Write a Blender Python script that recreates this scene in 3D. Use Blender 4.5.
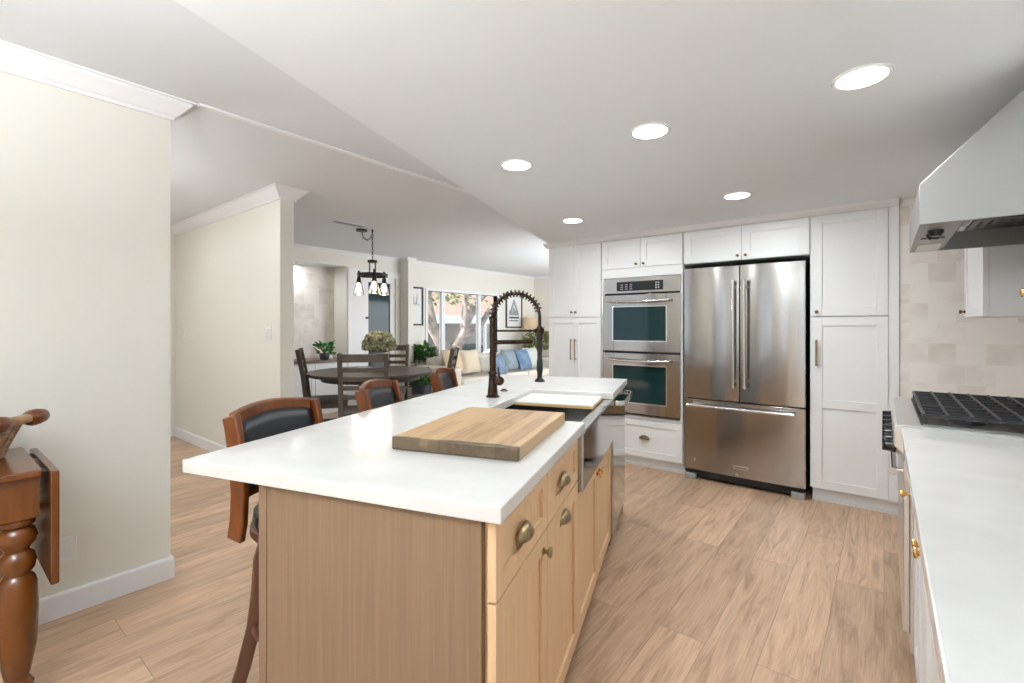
import bpy, bmesh, math, random
from mathutils import Vector, Matrix
PI = math.pi
random.seed(7)
for o in list(bpy.data.objects): bpy.data.objects.remove(o)
S = bpy.context.scene
COL = S.collection
# ------------------------------------------------------------------ camera
FPX = 470.0
YAW = math.atan2(372, FPX)
cam_d = bpy.data.cameras.new('camera'); cam = bpy.data.objects.new('camera', cam_d); COL.objects.link(cam)
cam.location = (0, 0, 1.29); cam.rotation_euler = (PI/2, 0, YAW)
cam_d.sensor_width = 36; cam_d.lens = 36*FPX/1024
cam_d.shift_y = (326-341.5)/1024 * -1 * -1
cam_d.clip_start = 0.02; cam_d.clip_end = 300
S.camera = cam
# ------------------------------------------------------------------ world, sun, exposure
W = bpy.data.worlds.new('sky_world'); S.world = W; W.use_nodes = True
nt = W.node_tree; bg = nt.nodes['Background']
bg.inputs[0].default_value = (0.78, 0.92, 1.05, 1); bg.inputs[1].default_value = 1.2
sun_d = bpy.data.lights.new('sun', 'SUN'); sun = bpy.data.objects.new('sun', sun_d); COL.objects.link(sun)
sun_d.energy = 11; sun_d.angle = 0.02; sun_d.color = (.97, 1, 1.02)
sun.rotation_euler = (math.radians(40), 0, math.radians(-8)); sun.location = (-12, 8, 12)
S.view_settings.view_transform = 'Standard'; S.view_settings.look = 'None'
S.view_settings.gamma = 1; S.view_settings.use_curve_mapping = False
S.view_settings.exposure = 0.3

def area(name, loc, rot, sx, sy, power, color=(1, 1, 1), shape='RECTANGLE', parent=None, spread=None):
    d = bpy.data.lights.new(name, 'AREA'); d.shape = shape; d.size = sx; d.energy = power; d.color = color
    if shape in ('RECTANGLE', 'ELLIPSE'): d.size_y = sy
    if spread: d.spread = spread
    o = bpy.data.objects.new(name, d); COL.objects.link(o); o.location = loc; o.rotation_euler = rot
    if parent: o.parent = parent
    return o
# fill light added on the solid side wall (out of view), facing the sofa
area('fill_light_living_side', (-2.80, 6.9, 1.35), (PI/2+math.radians(4), 0, PI/2), 2.6, 1.6, 88, (.92, .98, 1.04))

# ------------------------------------------------------------------ materials
def mat(name, col, rough=.5, metal=0., spec=.5, emit=None, estr=0., noise=0., nscale=8., bump=0., bscale=60., trans=0., alpha=1., stretch=None, coat=0., sheen=0., rnoise=0.):
    m = bpy.data.materials.new(name); m.use_nodes = True; t = m.node_tree; b = t.nodes['Principled BSDF']
    c = (*col, 1)
    b.inputs['Base Color'].default_value = c; b.inputs['Roughness'].default_value = rough; b.inputs['Metallic'].default_value = metal
    b.inputs['Specular IOR Level'].default_value = spec; b.inputs['Transmission Weight'].default_value = trans; b.inputs['Alpha'].default_value = alpha
    b.inputs['Coat Weight'].default_value = coat
    if sheen: b.inputs['Sheen Weight'].default_value = sheen
    if emit: b.inputs['Emission Color'].default_value = (*emit, 1); b.inputs['Emission Strength'].default_value = estr
    tc = t.nodes.new('ShaderNodeTexCoord'); mp = t.nodes.new('ShaderNodeMapping'); t.links.new(tc.outputs['Object'], mp.inputs[0])
    if stretch: mp.inputs['Scale'].default_value = stretch
    if noise:
        n = t.nodes.new('ShaderNodeTexNoise'); n.inputs['Scale'].default_value = nscale; n.inputs['Detail'].default_value = 5
        t.links.new(mp.outputs[0], n.inputs['Vector'])
        r = t.nodes.new('ShaderNodeMapRange'); r.inputs['From Min'].default_value = .3; r.inputs['From Max'].default_value = .7
        r.inputs['To Min'].default_value = 1-noise; r.inputs['To Max'].default_value = 1+noise
        t.links.new(n.outputs[0], r.inputs[0])
        mu = t.nodes.new('ShaderNodeVectorMath'); mu.operation = 'SCALE'; mu.inputs[0].default_value = col
        t.links.new(r.outputs[0], mu.inputs['Scale']); t.links.new(mu.outputs[0], b.inputs['Base Color'])
    if rnoise:
        n = t.nodes.new('ShaderNodeTexNoise'); n.inputs['Scale'].default_value = nscale; t.links.new(mp.outputs[0], n.inputs['Vector'])
        r = t.nodes.new('ShaderNodeMapRange'); r.inputs['To Min'].default_value = rough-rnoise; r.inputs['To Max'].default_value = rough+rnoise
        t.links.new(n.outputs[0], r.inputs[0]); t.links.new(r.outputs[0], b.inputs['Roughness'])
    if bump:
        n = t.nodes.new('ShaderNodeTexNoise'); n.inputs['Scale'].default_value = bscale; t.links.new(mp.outputs[0], n.inputs['Vector'])
        bp = t.nodes.new('ShaderNodeBump'); bp.inputs['Strength'].default_value = bump; bp.inputs['Distance'].default_value = .01
        t.links.new(n.outputs[0], bp.inputs['Height']); t.links.new(bp.outputs[0], b.inputs['Normal'])
    return m

def aniso(m, a, rot):
    b = m.node_tree.nodes['Principled BSDF']; b.inputs['Anisotropic'].default_value = a; b.inputs['Anisotropic Rotation'].default_value = rot
def floor_mat():
    m = bpy.data.materials.new('oak_plank_floor'); m.use_nodes = True; t = m.node_tree; L = t.links.new; b = t.nodes['Principled BSDF']
    tc = t.nodes.new('ShaderNodeTexCoord'); mp = t.nodes.new('ShaderNodeMapping'); mp.inputs['Rotation'].default_value = (0, 0, PI/2); L(tc.outputs['Object'], mp.inputs[0])
    br = t.nodes.new('ShaderNodeTexBrick'); br.offset = .37; br.inputs['Scale'].default_value = 1; br.inputs['Brick Width'].default_value = 1.45
    br.inputs['Row Height'].default_value = .19; br.inputs['Mortar Size'].default_value = .0012; br.inputs['Mortar Smooth'].default_value = .1; br.inputs['Bias'].default_value = 0
    br.inputs['Color1'].default_value = (0, 0, 0, 1); br.inputs['Color2'].default_value = (1, 1, 1, 1); br.inputs['Mortar'].default_value = (.5, .5, .5, 1)
    L(mp.outputs[0], br.inputs['Vector'])
    # offset of the grain by plank
    ad = t.nodes.new('ShaderNodeVectorMath'); ad.operation = 'MULTIPLY_ADD'; ad.inputs[1].default_value = (13, 7, 3)
    L(br.outputs['Color'], ad.inputs[0]); L(mp.outputs[0], ad.inputs[2])
    m2 = t.nodes.new('ShaderNodeMapping'); m2.inputs['Scale'].default_value = (1.1, 9, 1); L(ad.outputs[0], m2.inputs[0])
    n1 = t.nodes.new('ShaderNodeTexNoise'); n1.inputs['Scale'].default_value = 2.2; n1.inputs['Detail'].default_value = 9; n1.inputs['Roughness'].default_value = .62; n1.inputs['Distortion'].default_value = 1.1
    L(m2.outputs[0], n1.inputs['Vector'])
    cr = t.nodes.new('ShaderNodeValToRGB'); e = cr.color_ramp.elements
    e[0].position = .30; e[0].color = (.36, .225, .14, 1); e[1].position = .72; e[1].color = (.66, .455, .30, 1)
    k = e.new(.48); k.color = (.54, .355, .23, 1)
    L(n1.outputs[0], cr.inputs[0])
    m3 = t.nodes.new('ShaderNodeMapping'); m3.inputs['Scale'].default_value = (2, 70, 1); L(ad.outputs[0], m3.inputs[0])
    n2 = t.nodes.new('ShaderNodeTexNoise'); n2.inputs['Scale'].default_value = 3; n2.inputs['Detail'].default_value = 4; L(m3.outputs[0], n2.inputs['Vector'])
    r2 = t.nodes.new('ShaderNodeMapRange'); r2.inputs['From Min'].default_value = .3; r2.inputs['From Max'].default_value = .7; r2.inputs['To Min'].default_value = .86; r2.inputs['To Max'].default_value = 1.12; L(n2.outputs[0], r2.inputs[0])
    sp = t.nodes.new('ShaderNodeSeparateColor'); L(br.outputs['Color'], sp.inputs[0])
    r3 = t.nodes.new('ShaderNodeMapRange'); r3.inputs['To Min'].default_value = .82; r3.inputs['To Max'].default_value = 1.14; L(sp.outputs[0], r3.inputs[0])
    mm = t.nodes.new('ShaderNodeMath'); mm.operation = 'MULTIPLY'; L(r2.outputs[0], mm.inputs[0]); L(r3.outputs[0], mm.inputs[1])
    fm = t.nodes.new('ShaderNodeMapRange'); fm.inputs['To Min'].default_value = 1; fm.inputs['To Max'].default_value = .55; L(br.outputs['Fac'], fm.inputs[0])
    m4 = t.nodes.new('ShaderNodeMath'); m4.operation = 'MULTIPLY'; L(mm.outputs[0], m4.inputs[0]); L(fm.outputs[0], m4.inputs[1])
    sc = t.nodes.new('ShaderNodeVectorMath'); sc.operation = 'SCALE'; L(cr.outputs[0], sc.inputs[0]); L(m4.outputs[0], sc.inputs['Scale']); L(sc.outputs[0], b.inputs['Base Color'])
    b.inputs['Roughness'].default_value = .36
    bp = t.nodes.new('ShaderNodeBump'); bp.inputs['Strength'].default_value = .12; bp.inputs['Distance'].default_value = .004; L(n2.outputs[0], bp.inputs['Height']); L(bp.outputs[0], b.inputs['Normal'])
    return m

def tile_mat(name, axis, size=.14, c1=(.72, .63, .56), c2=(.86, .81, .76)):
    m = bpy.data.materials.new(name); m.use_nodes = True; t = m.node_tree; L = t.links.new; b = t.nodes['Principled BSDF']
    tc = t.nodes.new('ShaderNodeTexCoord'); sx = t.nodes.new('ShaderNodeSeparateXYZ'); L(tc.outputs['Object'], sx.inputs[0])
    cb = t.nodes.new('ShaderNodeCombineXYZ'); L(sx.outputs[axis], cb.inputs[0]); L(sx.outputs['Z'], cb.inputs[1])
    br = t.nodes.new('ShaderNodeTexBrick'); br.offset = .33; br.inputs['Scale'].default_value = 1; br.inputs['Brick Width'].default_value = size; br.inputs['Row Height'].default_value = size*.97
    br.inputs['Mortar Size'].default_value = .0012; br.inputs['Mortar Smooth'].default_value = .3
    br.inputs['Color1'].default_value = (0, 0, 0, 1); br.inputs['Color2'].default_value = (1, 1, 1, 1); br.inputs['Mortar'].default_value = (.6, .6, .6, 1); L(cb.outputs[0], br.inputs['Vector'])
    ad = t.nodes.new('ShaderNodeVectorMath'); ad.operation = 'MULTIPLY_ADD'; ad.inputs[1].default_value = (9, 5, 0); L(br.outputs['Color'], ad.inputs[0]); L(cb.outputs[0], ad.inputs[2])
    n = t.nodes.new('ShaderNodeTexNoise'); n.inputs['Scale'].default_value = 6; n.inputs['Detail'].default_value = 3; L(ad.outputs[0], n.inputs['Vector'])
    mx = t.nodes.new('ShaderNodeMath'); mx.operation = 'MULTIPLY_ADD'; mx.inputs[1].default_value = .45
    sp = t.nodes.new('ShaderNodeSeparateColor'); L(br.outputs['Color'], sp.inputs[0]); L(sp.outputs[0], mx.inputs[0]); L(n.outputs[0], mx.inputs[2])
    cr = t.nodes.new('ShaderNodeValToRGB'); e = cr.color_ramp.elements; e[0].position = .38; e[0].color = (*c1, 1); e[1].position = .78; e[1].color = (*c2, 1); L(mx.outputs[0], cr.inputs[0])
    L(cr.outputs[0], b.inputs['Base Color']); b.inputs['Roughness'].default_value = .3
    bp = t.nodes.new('ShaderNodeBump'); bp.invert = True; bp.inputs['Strength'].default_value = .35; bp.inputs['Distance'].default_value = .002; L(br.outputs['Fac'], bp.inputs['Height']); L(bp.outputs[0], b.inputs['Normal'])
    return m

M = {}
M['floor'] = floor_mat()
M['tile'] = tile_mat('square_tile', 'X', .135, (.74, .67, .61), (.88, .84, .80))
M['tile_niche'] = tile_mat('niche_tile', 'Y', .24, (.55, .49, .44), (.72, .66, .61))
M['wall'] = mat('cream_wall_paint', (.79, .77, .70), .55, noise=.015, nscale=2)
M['ceil'] = mat('white_ceiling_paint', (.76, .79, .82), .8)
M['kceil'] = mat('kitchen_ceiling_paint', (.84, .88, .91), .75)
M['trim'] = mat('white_trim_paint', (.85, .85, .86), .4)
M['cab'] = mat('white_cabinet_paint', (.84, .845, .85), .35)
M['quartz'] = mat('white_quartz', (.72, .71, .69), .16, noise=.04, nscale=5, stretch=(1, 2.2, 1))
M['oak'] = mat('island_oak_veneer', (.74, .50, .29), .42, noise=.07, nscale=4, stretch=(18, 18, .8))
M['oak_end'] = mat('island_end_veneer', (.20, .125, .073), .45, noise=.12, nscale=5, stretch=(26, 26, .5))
M['dark'] = mat('shadow_gap_black', (.015, .015, .015), .6)
M['steel'] = mat('brushed_stainless', (.40, .385, .37), .17, 1., nscale=3, stretch=(60, 60, 1), rnoise=.04)
aniso(M['steel'], .75, .25)
M['steel2'] = mat('bright_steel', (.68, .67, .66), .18, 1.)
M['hoodsteel'] = mat('hood_stainless', (.36, .355, .345), .42, 1., nscale=2, rnoise=.05)
M['sinksteel'] = mat('polished_sink_steel', (.45, .45, .45), .07, 1.)
M['rangesteel'] = mat('range_stainless', (.80, .80, .79), .3, 1.)
M['glass_black'] = mat('oven_black_glass', (.006, .028, .03), .05, spec=.35)
M['panel_black'] = mat('control_panel_black', (.01, .01, .012), .15)
M['led'] = mat('display_print', (.5, .52, .55), .5)
M['brass'] = mat('antique_brass', (.36, .27, .15), .32, 1., noise=.2, nscale=40)
M['bronze'] = mat('dark_bronze_hardware', (.16, .11, .07), .35, 1.)
M['oilbronze'] = mat('oil_rubbed_bronze', (.06, .036, .026), .3, .9, noise=.3, nscale=30)
M['gold'] = mat('bright_gold_knob', (.65, .42, .16), .25, 1.)
M['iron'] = mat('cast_iron', (.03, .03, .032), .4, .3)
M['cherry'] = mat('cherry_wood', (.14, .036, .006), .3, noise=.25, nscale=5, stretch=(6, 6, 1.5), coat=.1)
M['cherry2'] = mat('dark_cherry_table', (.12, .034, .005), .25, noise=.22, nscale=6, stretch=(5, 5, 1.2), coat=.1)
M['mahog'] = mat('dark_mahogany_legs', (.085, .028, .014), .3, noise=.2, nscale=6, coat=.4)
M['leather'] = mat('black_leather', (.008, .009, .012), .33, bump=.15, bscale=200)
M['graywood'] = mat('grey_brown_wood', (.085, .063, .047), .45, noise=.25, nscale=6, stretch=(6, 6, 1.5))
M['darkwood'] = mat('dark_walnut', (.14, .075, .045), .3, noise=.25, nscale=6)
M['maple'] = mat('maple_edge', (.68, .44, .20), .5, noise=.1, nscale=8)
M['grey_cush'] = mat('grey_seat_fabric', (.16, .165, .175), .8)
M['cream_fab'] = mat('cream_sofa_fabric', (.62, .575, .50), .9, noise=.05, nscale=12, bump=.2, bscale=300)
M['beige_fab'] = mat('beige_pillow_fabric', (.60, .47, .33), .9)
M['blue_fab'] = mat('blue_pillow_fabric', (.15, .20, .28), .9, noise=.3, nscale=14)
M['slate_fab'] = mat('slate_pillow_fabric', (.20, .25, .28), .9, noise=.2, nscale=14)
M['glass'] = mat('clear_glass', (1, 1, 1), .02, trans=1.)
M['lampshade'] = mat('tan_lamp_shade', (.55, .40, .26), .8, emit=(1, .75, .5), estr=.12)
M['paper'] = mat('print_paper', (.80, .80, .79), .6)
M['ink'] = mat('print_ink', (.08, .085, .10), .6)
M['ink2'] = mat('print_ink_grey', (.33, .36, .38), .6)
M['leaf'] = mat('green_leaf', (.05, .16, .035), .45, noise=.3, nscale=9)
M['leaf2'] = mat('bright_leaf', (.03, .22, .03), .4, noise=.3, nscale=9)
M['leaf3'] = mat('yellow_green_leaf', (.20, .22, .06), .5, noise=.4, nscale=9)
M['hyd'] = mat('dried_hydrangea_petal', (.30, .30, .18), .8, noise=.5, nscale=14)
M['pot'] = mat('grey_ceramic', (.30, .32, .33), .5)
M['potdark'] = mat('dark_pot', (.035, .035, .045), .4)
M['potwhite'] = mat('white_pot', (.75, .75, .74), .4)
M['wicker'] = mat('wicker', (.36, .22, .12), .6, noise=.3, nscale=30)
M['plastic'] = mat('white_plastic', (.82, .81, .78), .4)
M['emit'] = mat('light_lens', (1, 1, 1), .5, emit=(1, .985, .96), estr=9)
M['bulb'] = mat('warm_bulb', (1, .8, .5), .5, emit=(1, .72, .38), estr=14)
M['white_mat'] = mat('porcelain_white', (.85, .85, .84), .25)
M['doorglass'] = mat('dim_patio_glass', (.02, .045, .055), .08, spec=.25)
M['ground'] = mat('concrete_ground', (.42, .40, .38), .9, noise=.1, nscale=1)
M['bark'] = mat('mottled_bark', (.27, .215, .185), .85, noise=.6, nscale=3.5, bump=.5, bscale=10)
M['house'] = mat('house_siding', (.40, .37, .34), .8)
M['roof'] = mat('house_roof_tile', (.25, .16, .12), .8, noise=.2, nscale=4)
M['carpaint'] = mat('dark_car_paint', (.04, .05, .07), .2, coat=.6)
M['tyre'] = mat('tyre_rubber', (.02, .02, .02), .8)
M['rug'] = mat('blue_patterned_rug', (.16, .22, .32), .95, noise=.6, nscale=10)

def board_mat():
    m = bpy.data.materials.new('butcher_block'); m.use_nodes = True; t = m.node_tree; L = t.links.new; b = t.nodes['Principled BSDF']
    tc = t.nodes.new('ShaderNodeTexCoord'); br = t.nodes.new('ShaderNodeTexBrick'); br.offset = .4
    mp0 = t.nodes.new('ShaderNodeMapping'); mp0.inputs['Rotation'].default_value = (0, 0, PI/2); L(tc.outputs['Object'], mp0.inputs[0])
    br.inputs['Scale'].default_value = 1; br.inputs['Brick Width'].default_value = .9; br.inputs['Row Height'].default_value = .044; br.inputs['Mortar Size'].default_value = .0005
    br.inputs['Color1'].default_value = (0, 0, 0, 1); br.inputs['Color2'].default_value = (1, 1, 1, 1); br.inputs['Mortar'].default_value = (.2, .2, .2, 1); L(mp0.outputs[0], br.inputs['Vector'])
    mp = t.nodes.new('ShaderNodeMapping'); mp.inputs['Scale'].default_value = (30, 3, 30); L(tc.outputs['Object'], mp.inputs[0])
    n = t.nodes.new('ShaderNodeTexNoise'); n.inputs['Scale'].default_value = 2; n.inputs['Detail'].default_value = 5; L(mp.outputs[0], n.inputs['Vector'])
    sp = t.nodes.new('ShaderNodeSeparateColor'); L(br.outputs['Color'], sp.inputs[0])
    ma = t.nodes.new('ShaderNodeMath'); ma.operation = 'MULTIPLY_ADD'; ma.inputs[1].default_value = .45; L(sp.outputs[0], ma.inputs[0]); L(n.outputs[0], ma.inputs[2])
    cr = t.nodes.new('ShaderNodeValToRGB'); e = cr.color_ramp.elements; e[0].position = .3; e[0].color = (.26, .145, .07, 1); e[1].position = .85; e[1].color = (.52, .34, .18, 1); L(ma.outputs[0], cr.inputs[0])
    # worn darkened end: real staining of the near edge
    sx = t.nodes.new('ShaderNodeSeparateXYZ'); L(tc.outputs['Object'], sx.inputs[0])
    n3 = t.nodes.new('ShaderNodeTexNoise'); n3.inputs['Scale'].default_value = 9; L(tc.outputs['Object'], n3.inputs['Vector'])
    a2 = t.nodes.new('ShaderNodeMath'); a2.operation = 'MULTIPLY_ADD'; a2.inputs[1].default_value = -.05; L(n3.outputs[0], a2.inputs[0]); L(sx.outputs['Y'], a2.inputs[2])
    rr = t.nodes.new('ShaderNodeMapRange'); rr.inputs['From Min'].default_value = -.295; rr.inputs['From Max'].default_value = -.285; rr.inputs['To Min'].default_value = .20; rr.inputs['To Max'].default_value = 1; L(a2.outputs[0], rr.inputs[0])
    sc = t.nodes.new('ShaderNodeVectorMath'); sc.operation = 'SCALE'; L(cr.outputs[0], sc.inputs[0]); L(rr.outputs[0], sc.inputs['Scale']); L(sc.outputs[0], b.inputs['Base Color'])
    b.inputs['Roughness'].default_value = .45
    return m
M['board'] = board_mat()

# ------------------------------------------------------------------ mesh helpers
class MB:
    def __init__(s): s.bm = bmesh.new()
    def box(s, x0, x1, y0, y1, z0, z1):
        v = [s.bm.verts.new((x, y, z)) for z in (z0, z1) for y in (y0, y1) for x in (x0, x1)]
        for f in ((0, 2, 3, 1), (4, 5, 7, 6), (0, 1, 5, 4), (2, 6, 7, 3), (0, 4, 6, 2), (1, 3, 7, 5)): s.bm.faces.new([v[i] for i in f])
        return s
    def prism(s, pts, h, axis='z', a0=0.):     # polygon extruded; pts 2D
        def mk(p, t):
            return {'z': (p[0], p[1], t), 'y': (p[0], t, p[1]), 'x': (t, p[0], p[1])}[axis]
        A = [s.bm.verts.new(mk(p, a0)) for p in pts]; B = [s.bm.verts.new(mk(p, a0+h)) for p in pts]; n = len(pts)
        s.bm.faces.new(A[::-1]); s.bm.faces.new(B)
        for i in range(n): s.bm.faces.new((A[i], A[(i+1) % n], B[(i+1) % n], B[i]))
        return s
    def lathe(s, prof, seg=24, c=(0, 0, 0), axis='z'):     # prof (r, t)
        rings = []
        for r, t in prof:
            ring = []
            for k in range(seg):
                a = 2*PI*k/seg; u, w = r*math.cos(a), r*math.sin(a)
                p = {'z': (u, w, t), 'x': (t, u, w), 'y': (w, t, u)}[axis]
                ring.append(s.bm.verts.new((p[0]+c[0], p[1]+c[1], p[2]+c[2])))
            rings.append(ring)
        for i in range(len(rings)-1):
            for k in range(seg):
                s.bm.faces.new((rings[i][k], rings[i][(k+1) % seg], rings[i+1][(k+1) % seg], rings[i+1][k]))
        s.bm.faces.new(rings[0][::-1]); s.bm.faces.new(rings[-1])
        return s
    def tube(s, pts, r, seg=10, closed=False):
        pts = [Vector(p) for p in pts]; n = len(pts)
        rs = r if isinstance(r, (list, tuple)) else [r]*n
        rings = []; up = None
        for i in range(n):
            if closed: d = pts[(i+1) % n]-pts[i-1]
            else: d = pts[min(i+1, n-1)]-pts[max(i-1, 0)]
            d.normalize()
            if up is None:
                up = Vector((0, 0, 1)) if abs(d.z) < .9 else Vector((1, 0, 0))
            a = d.cross(up); 
            if a.length < 1e-5: a = d.cross(Vector((0, 1, .1)))
            a.normalize(); b = a.cross(d); up = b
            rings.append([s.bm.verts.new(pts[i]+a*rs[i]*math.cos(2*PI*k/seg)+b*rs[i]*math.sin(2*PI*k/seg)) for k in range(seg)])
        m = n if closed else n-1
        for i in range(m):
            A, B = rings[i], rings[(i+1) % n]
            for k in range(seg): s.bm.faces.new((A[k], A[(k+1) % seg], B[(k+1) % seg], B[k]))
        if not closed: s.bm.faces.new(rings[0][::-1]); s.bm.faces.new(rings[-1])
        return s
    def strip(s, pts, w, t, wdir=(0, 0, 1)):     # rectangular section swept on pts; w along wdir, t across
        pts = [Vector(p) for p in pts]; n = len(pts); wd = Vector(wdir).normalized(); rings = []
        ws = w if isinstance(w, (list, tuple)) else [w]*n
        for i in range(n):
            d = (pts[min(i+1, n-1)]-pts[max(i-1, 0)]).normalized(); a = d.cross(wd).normalized(); b = wd
            rings.append([s.bm.verts.new(pts[i]+a*x*t/2+b*y*ws[i]/2) for x, y in ((-1, -1), (1, -1), (1, 1), (-1, 1))])
        for i in range(n-1):
            A, B = rings[i], rings[i+1]
            for k in range(4): s.bm.faces.new((A[k], A[(k+1) % 4], B[(k+1) % 4], B[k]))
        s.bm.faces.new(rings[0][::-1]); s.bm.faces.new(rings[-1])
        return s
    def blob(s, c, r, sub=2, jitter=0., sc=(1, 1, 1)):
        g = bmesh.ops.create_icosphere(s.bm, subdivisions=sub, radius=r)
        for v in g['verts']:
            k = 1+random.uniform(-jitter, jitter)
            v.co = Vector((v.co.x*sc[0]*k+c[0], v.co.y*sc[1]*k+c[1], v.co.z*sc[2]*k+c[2]))
        return s
    def quad(s, *p):
        s.bm.faces.new([s.bm.verts.new(q) for q in p]); return s
    def build(s, name, m, parent=None, loc=None, rotz=None, bevel=0., smooth=False, sub=0, seg=2, solid=0.):
        bmesh.ops.recalc_face_normals(s.bm, faces=s.bm.faces)
        me = bpy.data.meshes.new(name); s.bm.to_mesh(me); s.bm.free()
        o = bpy.data.objects.new(name, me); COL.objects.link(o); me.materials.append(m)
        if parent: o.parent = parent
        if loc: o.location = loc
        if rotz is not None: o.rotation_euler = (0, 0, rotz)
        if smooth:
            for p in me.polygons: p.use_smooth = True
        if solid: d = o.modifiers.new('t', 'SOLIDIFY'); d.thickness = solid; d.offset = 0
        if bevel: b = o.modifiers.new('b', 'BEVEL'); b.width = bevel; b.segments = seg; b.limit_method = 'ANGLE'; b.angle_limit = .6
        if sub: b = o.modifiers.new('s', 'SUBSURF'); b.levels = sub; b.render_levels = sub
        if smooth and not sub: 
            me.set_sharp_from_angle(angle=.7)
        return o

def thing(name, label, cat, loc=(0, 0, 0), rotz=0., group=None):
    o = bpy.data.objects.new(name, None); COL.objects.link(o); o.location = loc; o.rotation_euler = (0, 0, rotz)
    o.empty_display_size = .1
    return tag(o, label, cat, group)
def tag(o, label, cat, group=None):
    o['label'] = label; o['category'] = cat
    if group: o['group'] = group
    return o
def struct(o): o['kind'] = 'structure'; return o
def copy_tree(o, parent=None):
    c = o.copy(); COL.objects.link(c)
    if parent is not None:
        c.parent = parent
    for ch in list(o.children): copy_tree(ch, c)
    return c

def text_obj(name, body, size, m, parent, loc, rot, ext=.0004):
    cu = bpy.data.curves.new(name, 'FONT'); cu.body = body; cu.size = size; cu.extrude = ext; cu.align_x = 'CENTER'; cu.align_y = 'CENTER'
    tmp = bpy.data.objects.new('t', cu); COL.objects.link(tmp)
    dg = bpy.context.evaluated_depsgraph_get(); me = bpy.data.meshes.new_from_object(tmp.evaluated_get(dg))
    bpy.data.objects.remove(tmp)
    o = bpy.data.objects.new(name, me); COL.objects.link(o); me.materials.clear(); me.materials.append(m)
    o.parent = parent; o.location = loc; o.rotation_euler = rot
    return o

def sweep_profile(path, prof, closed_ends=True):
    """path: plan points; prof: (offset to the right of travel, z). mitred."""
    mb = MB(); P = [Vector((p[0], p[1])) for p in path]; n = len(P); rings = []
    for i in range(n):
        d0 = (P[i]-P[i-1]).normalized() if i else (P[1]-P[0]).normalized()
        d1 = (P[i+1]-P[i]).normalized() if i < n-1 else d0
        r0 = Vector((d0.y, -d0.x)); r1 = Vector((d1.y, -d1.x)); m = (r0+r1); m = m/m.length; k = 1/max(.3, m.dot(r0))
        rings.append([mb.bm.verts.new((P[i].x+m.x*k*o, P[i].y+m.y*k*o, z)) for o, z in prof])
    q = len(prof)
    for i in range(n-1):
        for k in range(q): mb.bm.faces.new((rings[i][k], rings[i][(k+1) % q], rings[i+1][(k+1) % q], rings[i+1][k]))
    mb.bm.faces.new(rings[0][::-1]); mb.bm.faces.new(rings[-1])
    return mb

def shaker(w, h, t=.02, rail=.06, rec=.009, mids=(), flat=False):
    """front in plane y=0 facing -y, x 0..w, z 0..h"""
    mb = MB()
    if flat: return mb.box(0, w, 0, t, 0, h)
    mb.box(0, rail, 0, t, 0, h); mb.box(w-rail, w, 0, t, 0, h)
    zs = [0]+[z for z in mids]+[h]
    mb.box(rail, w-rail, 0, t, 0, rail); mb.box(rail, w-rail, 0, t, h-rail, h)
    for z in mids: mb.box(rail, w-rail, 0, t, z-rail/2, z+rail/2)
    mb.box(rail-.002, w-rail+.002, rec, t-.002, rail-.002, h-rail+.002)
    return mb
def knob(parent, x, z, m, r=.015, y0=0., ln=.026, name='knob', label=None):
    o = MB().lathe([(r*.75, 0), (r*.75, -.003), (r*.4, -.006), (r*.38, -ln*.5), (r*.8, -ln*.62), (r, -ln*.8), (r*.9, -ln*.95), (r*.4, -ln)], 16, (0, 0, 0), 'y').build(name, m, parent, (x, y0, z), smooth=True)
    return o
def cup_pull(parent, x, z, m, a=.045, p=.026, hh=.03):
    mb = MB(); N, K = 16, 7; g = []
    for j in range(K+1):
        ph = (PI/2)*j/K
        ring = []
        for i in range(N+1):
            th = PI*i/N; c = math.cos(ph)
            ring.append(mb.bm.verts.new((a*math.cos(th), -p*math.sin(th)*c, hh*math.sin(ph)*math.sin(th)**.6 if 0 < i < N else 0)))
        g.append(ring)
    for j in range(K):
        for i in range(N):
            mb.bm.faces.new((g[j][i], g[j][i+1], g[j+1][i+1], g[j+1][i]))
    bmesh.ops.remove_doubles(mb.bm, verts=mb.bm.verts, dist=1e-5)
    pts = [(-a*1.12, -.004)]+[(a*1.12*math.cos(PI-PI*i/12), hh*1.12*math.sin(PI*i/12)) for i in range(13)]+[(a*1.12, -.004)]
    mb.prism(pts, .002, 'y', -.002)
    return mb.build('cup_pull', m, parent, (x, 0, z), smooth=True, solid=.002)
def bar_handle(parent, x, z0, z1, m, r=.006, y=-.03, name='handle'):
    mb = MB(); mb.tube([(x, y, z0), (x, y, z1)], r, 10)
    for z in (z0+.012, z1-.012): mb.tube([(x, 0, z), (x, y, z)], r*.9, 8)
    return mb.build(name, m, parent, smooth=True)

# ------------------------------------------------------------------ THE SETTING
XW = -6.5; YF = 9.05; YB = -3.0; XR = .69; ZC = 2.44; ZK = 2.14
struct(MB().box(XW-.7, XR+.15, YB-.1, YF+.1, -.08, 0).build('floor', M['floor']))
struct(MB().box(XW-.7, XR+.15, YB-.1, YF+.1, ZC, ZC+.1).build('ceiling', M['ceil']))
ex = lambda y: -1.447-.3516*(y-.399)
struct(MB().prism([(ex(YB), YB), (XR, YB), (XR, 4.25), (ex(4.25), 4.25)], ZC-ZK-.002, 'z', ZK).build('ceiling_kitchen', M['kceil']))
struct(MB().box(XR, XR+.12, YB-.1, YF+.1, 0, ZC).build('wall_right', M['wall']))
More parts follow.
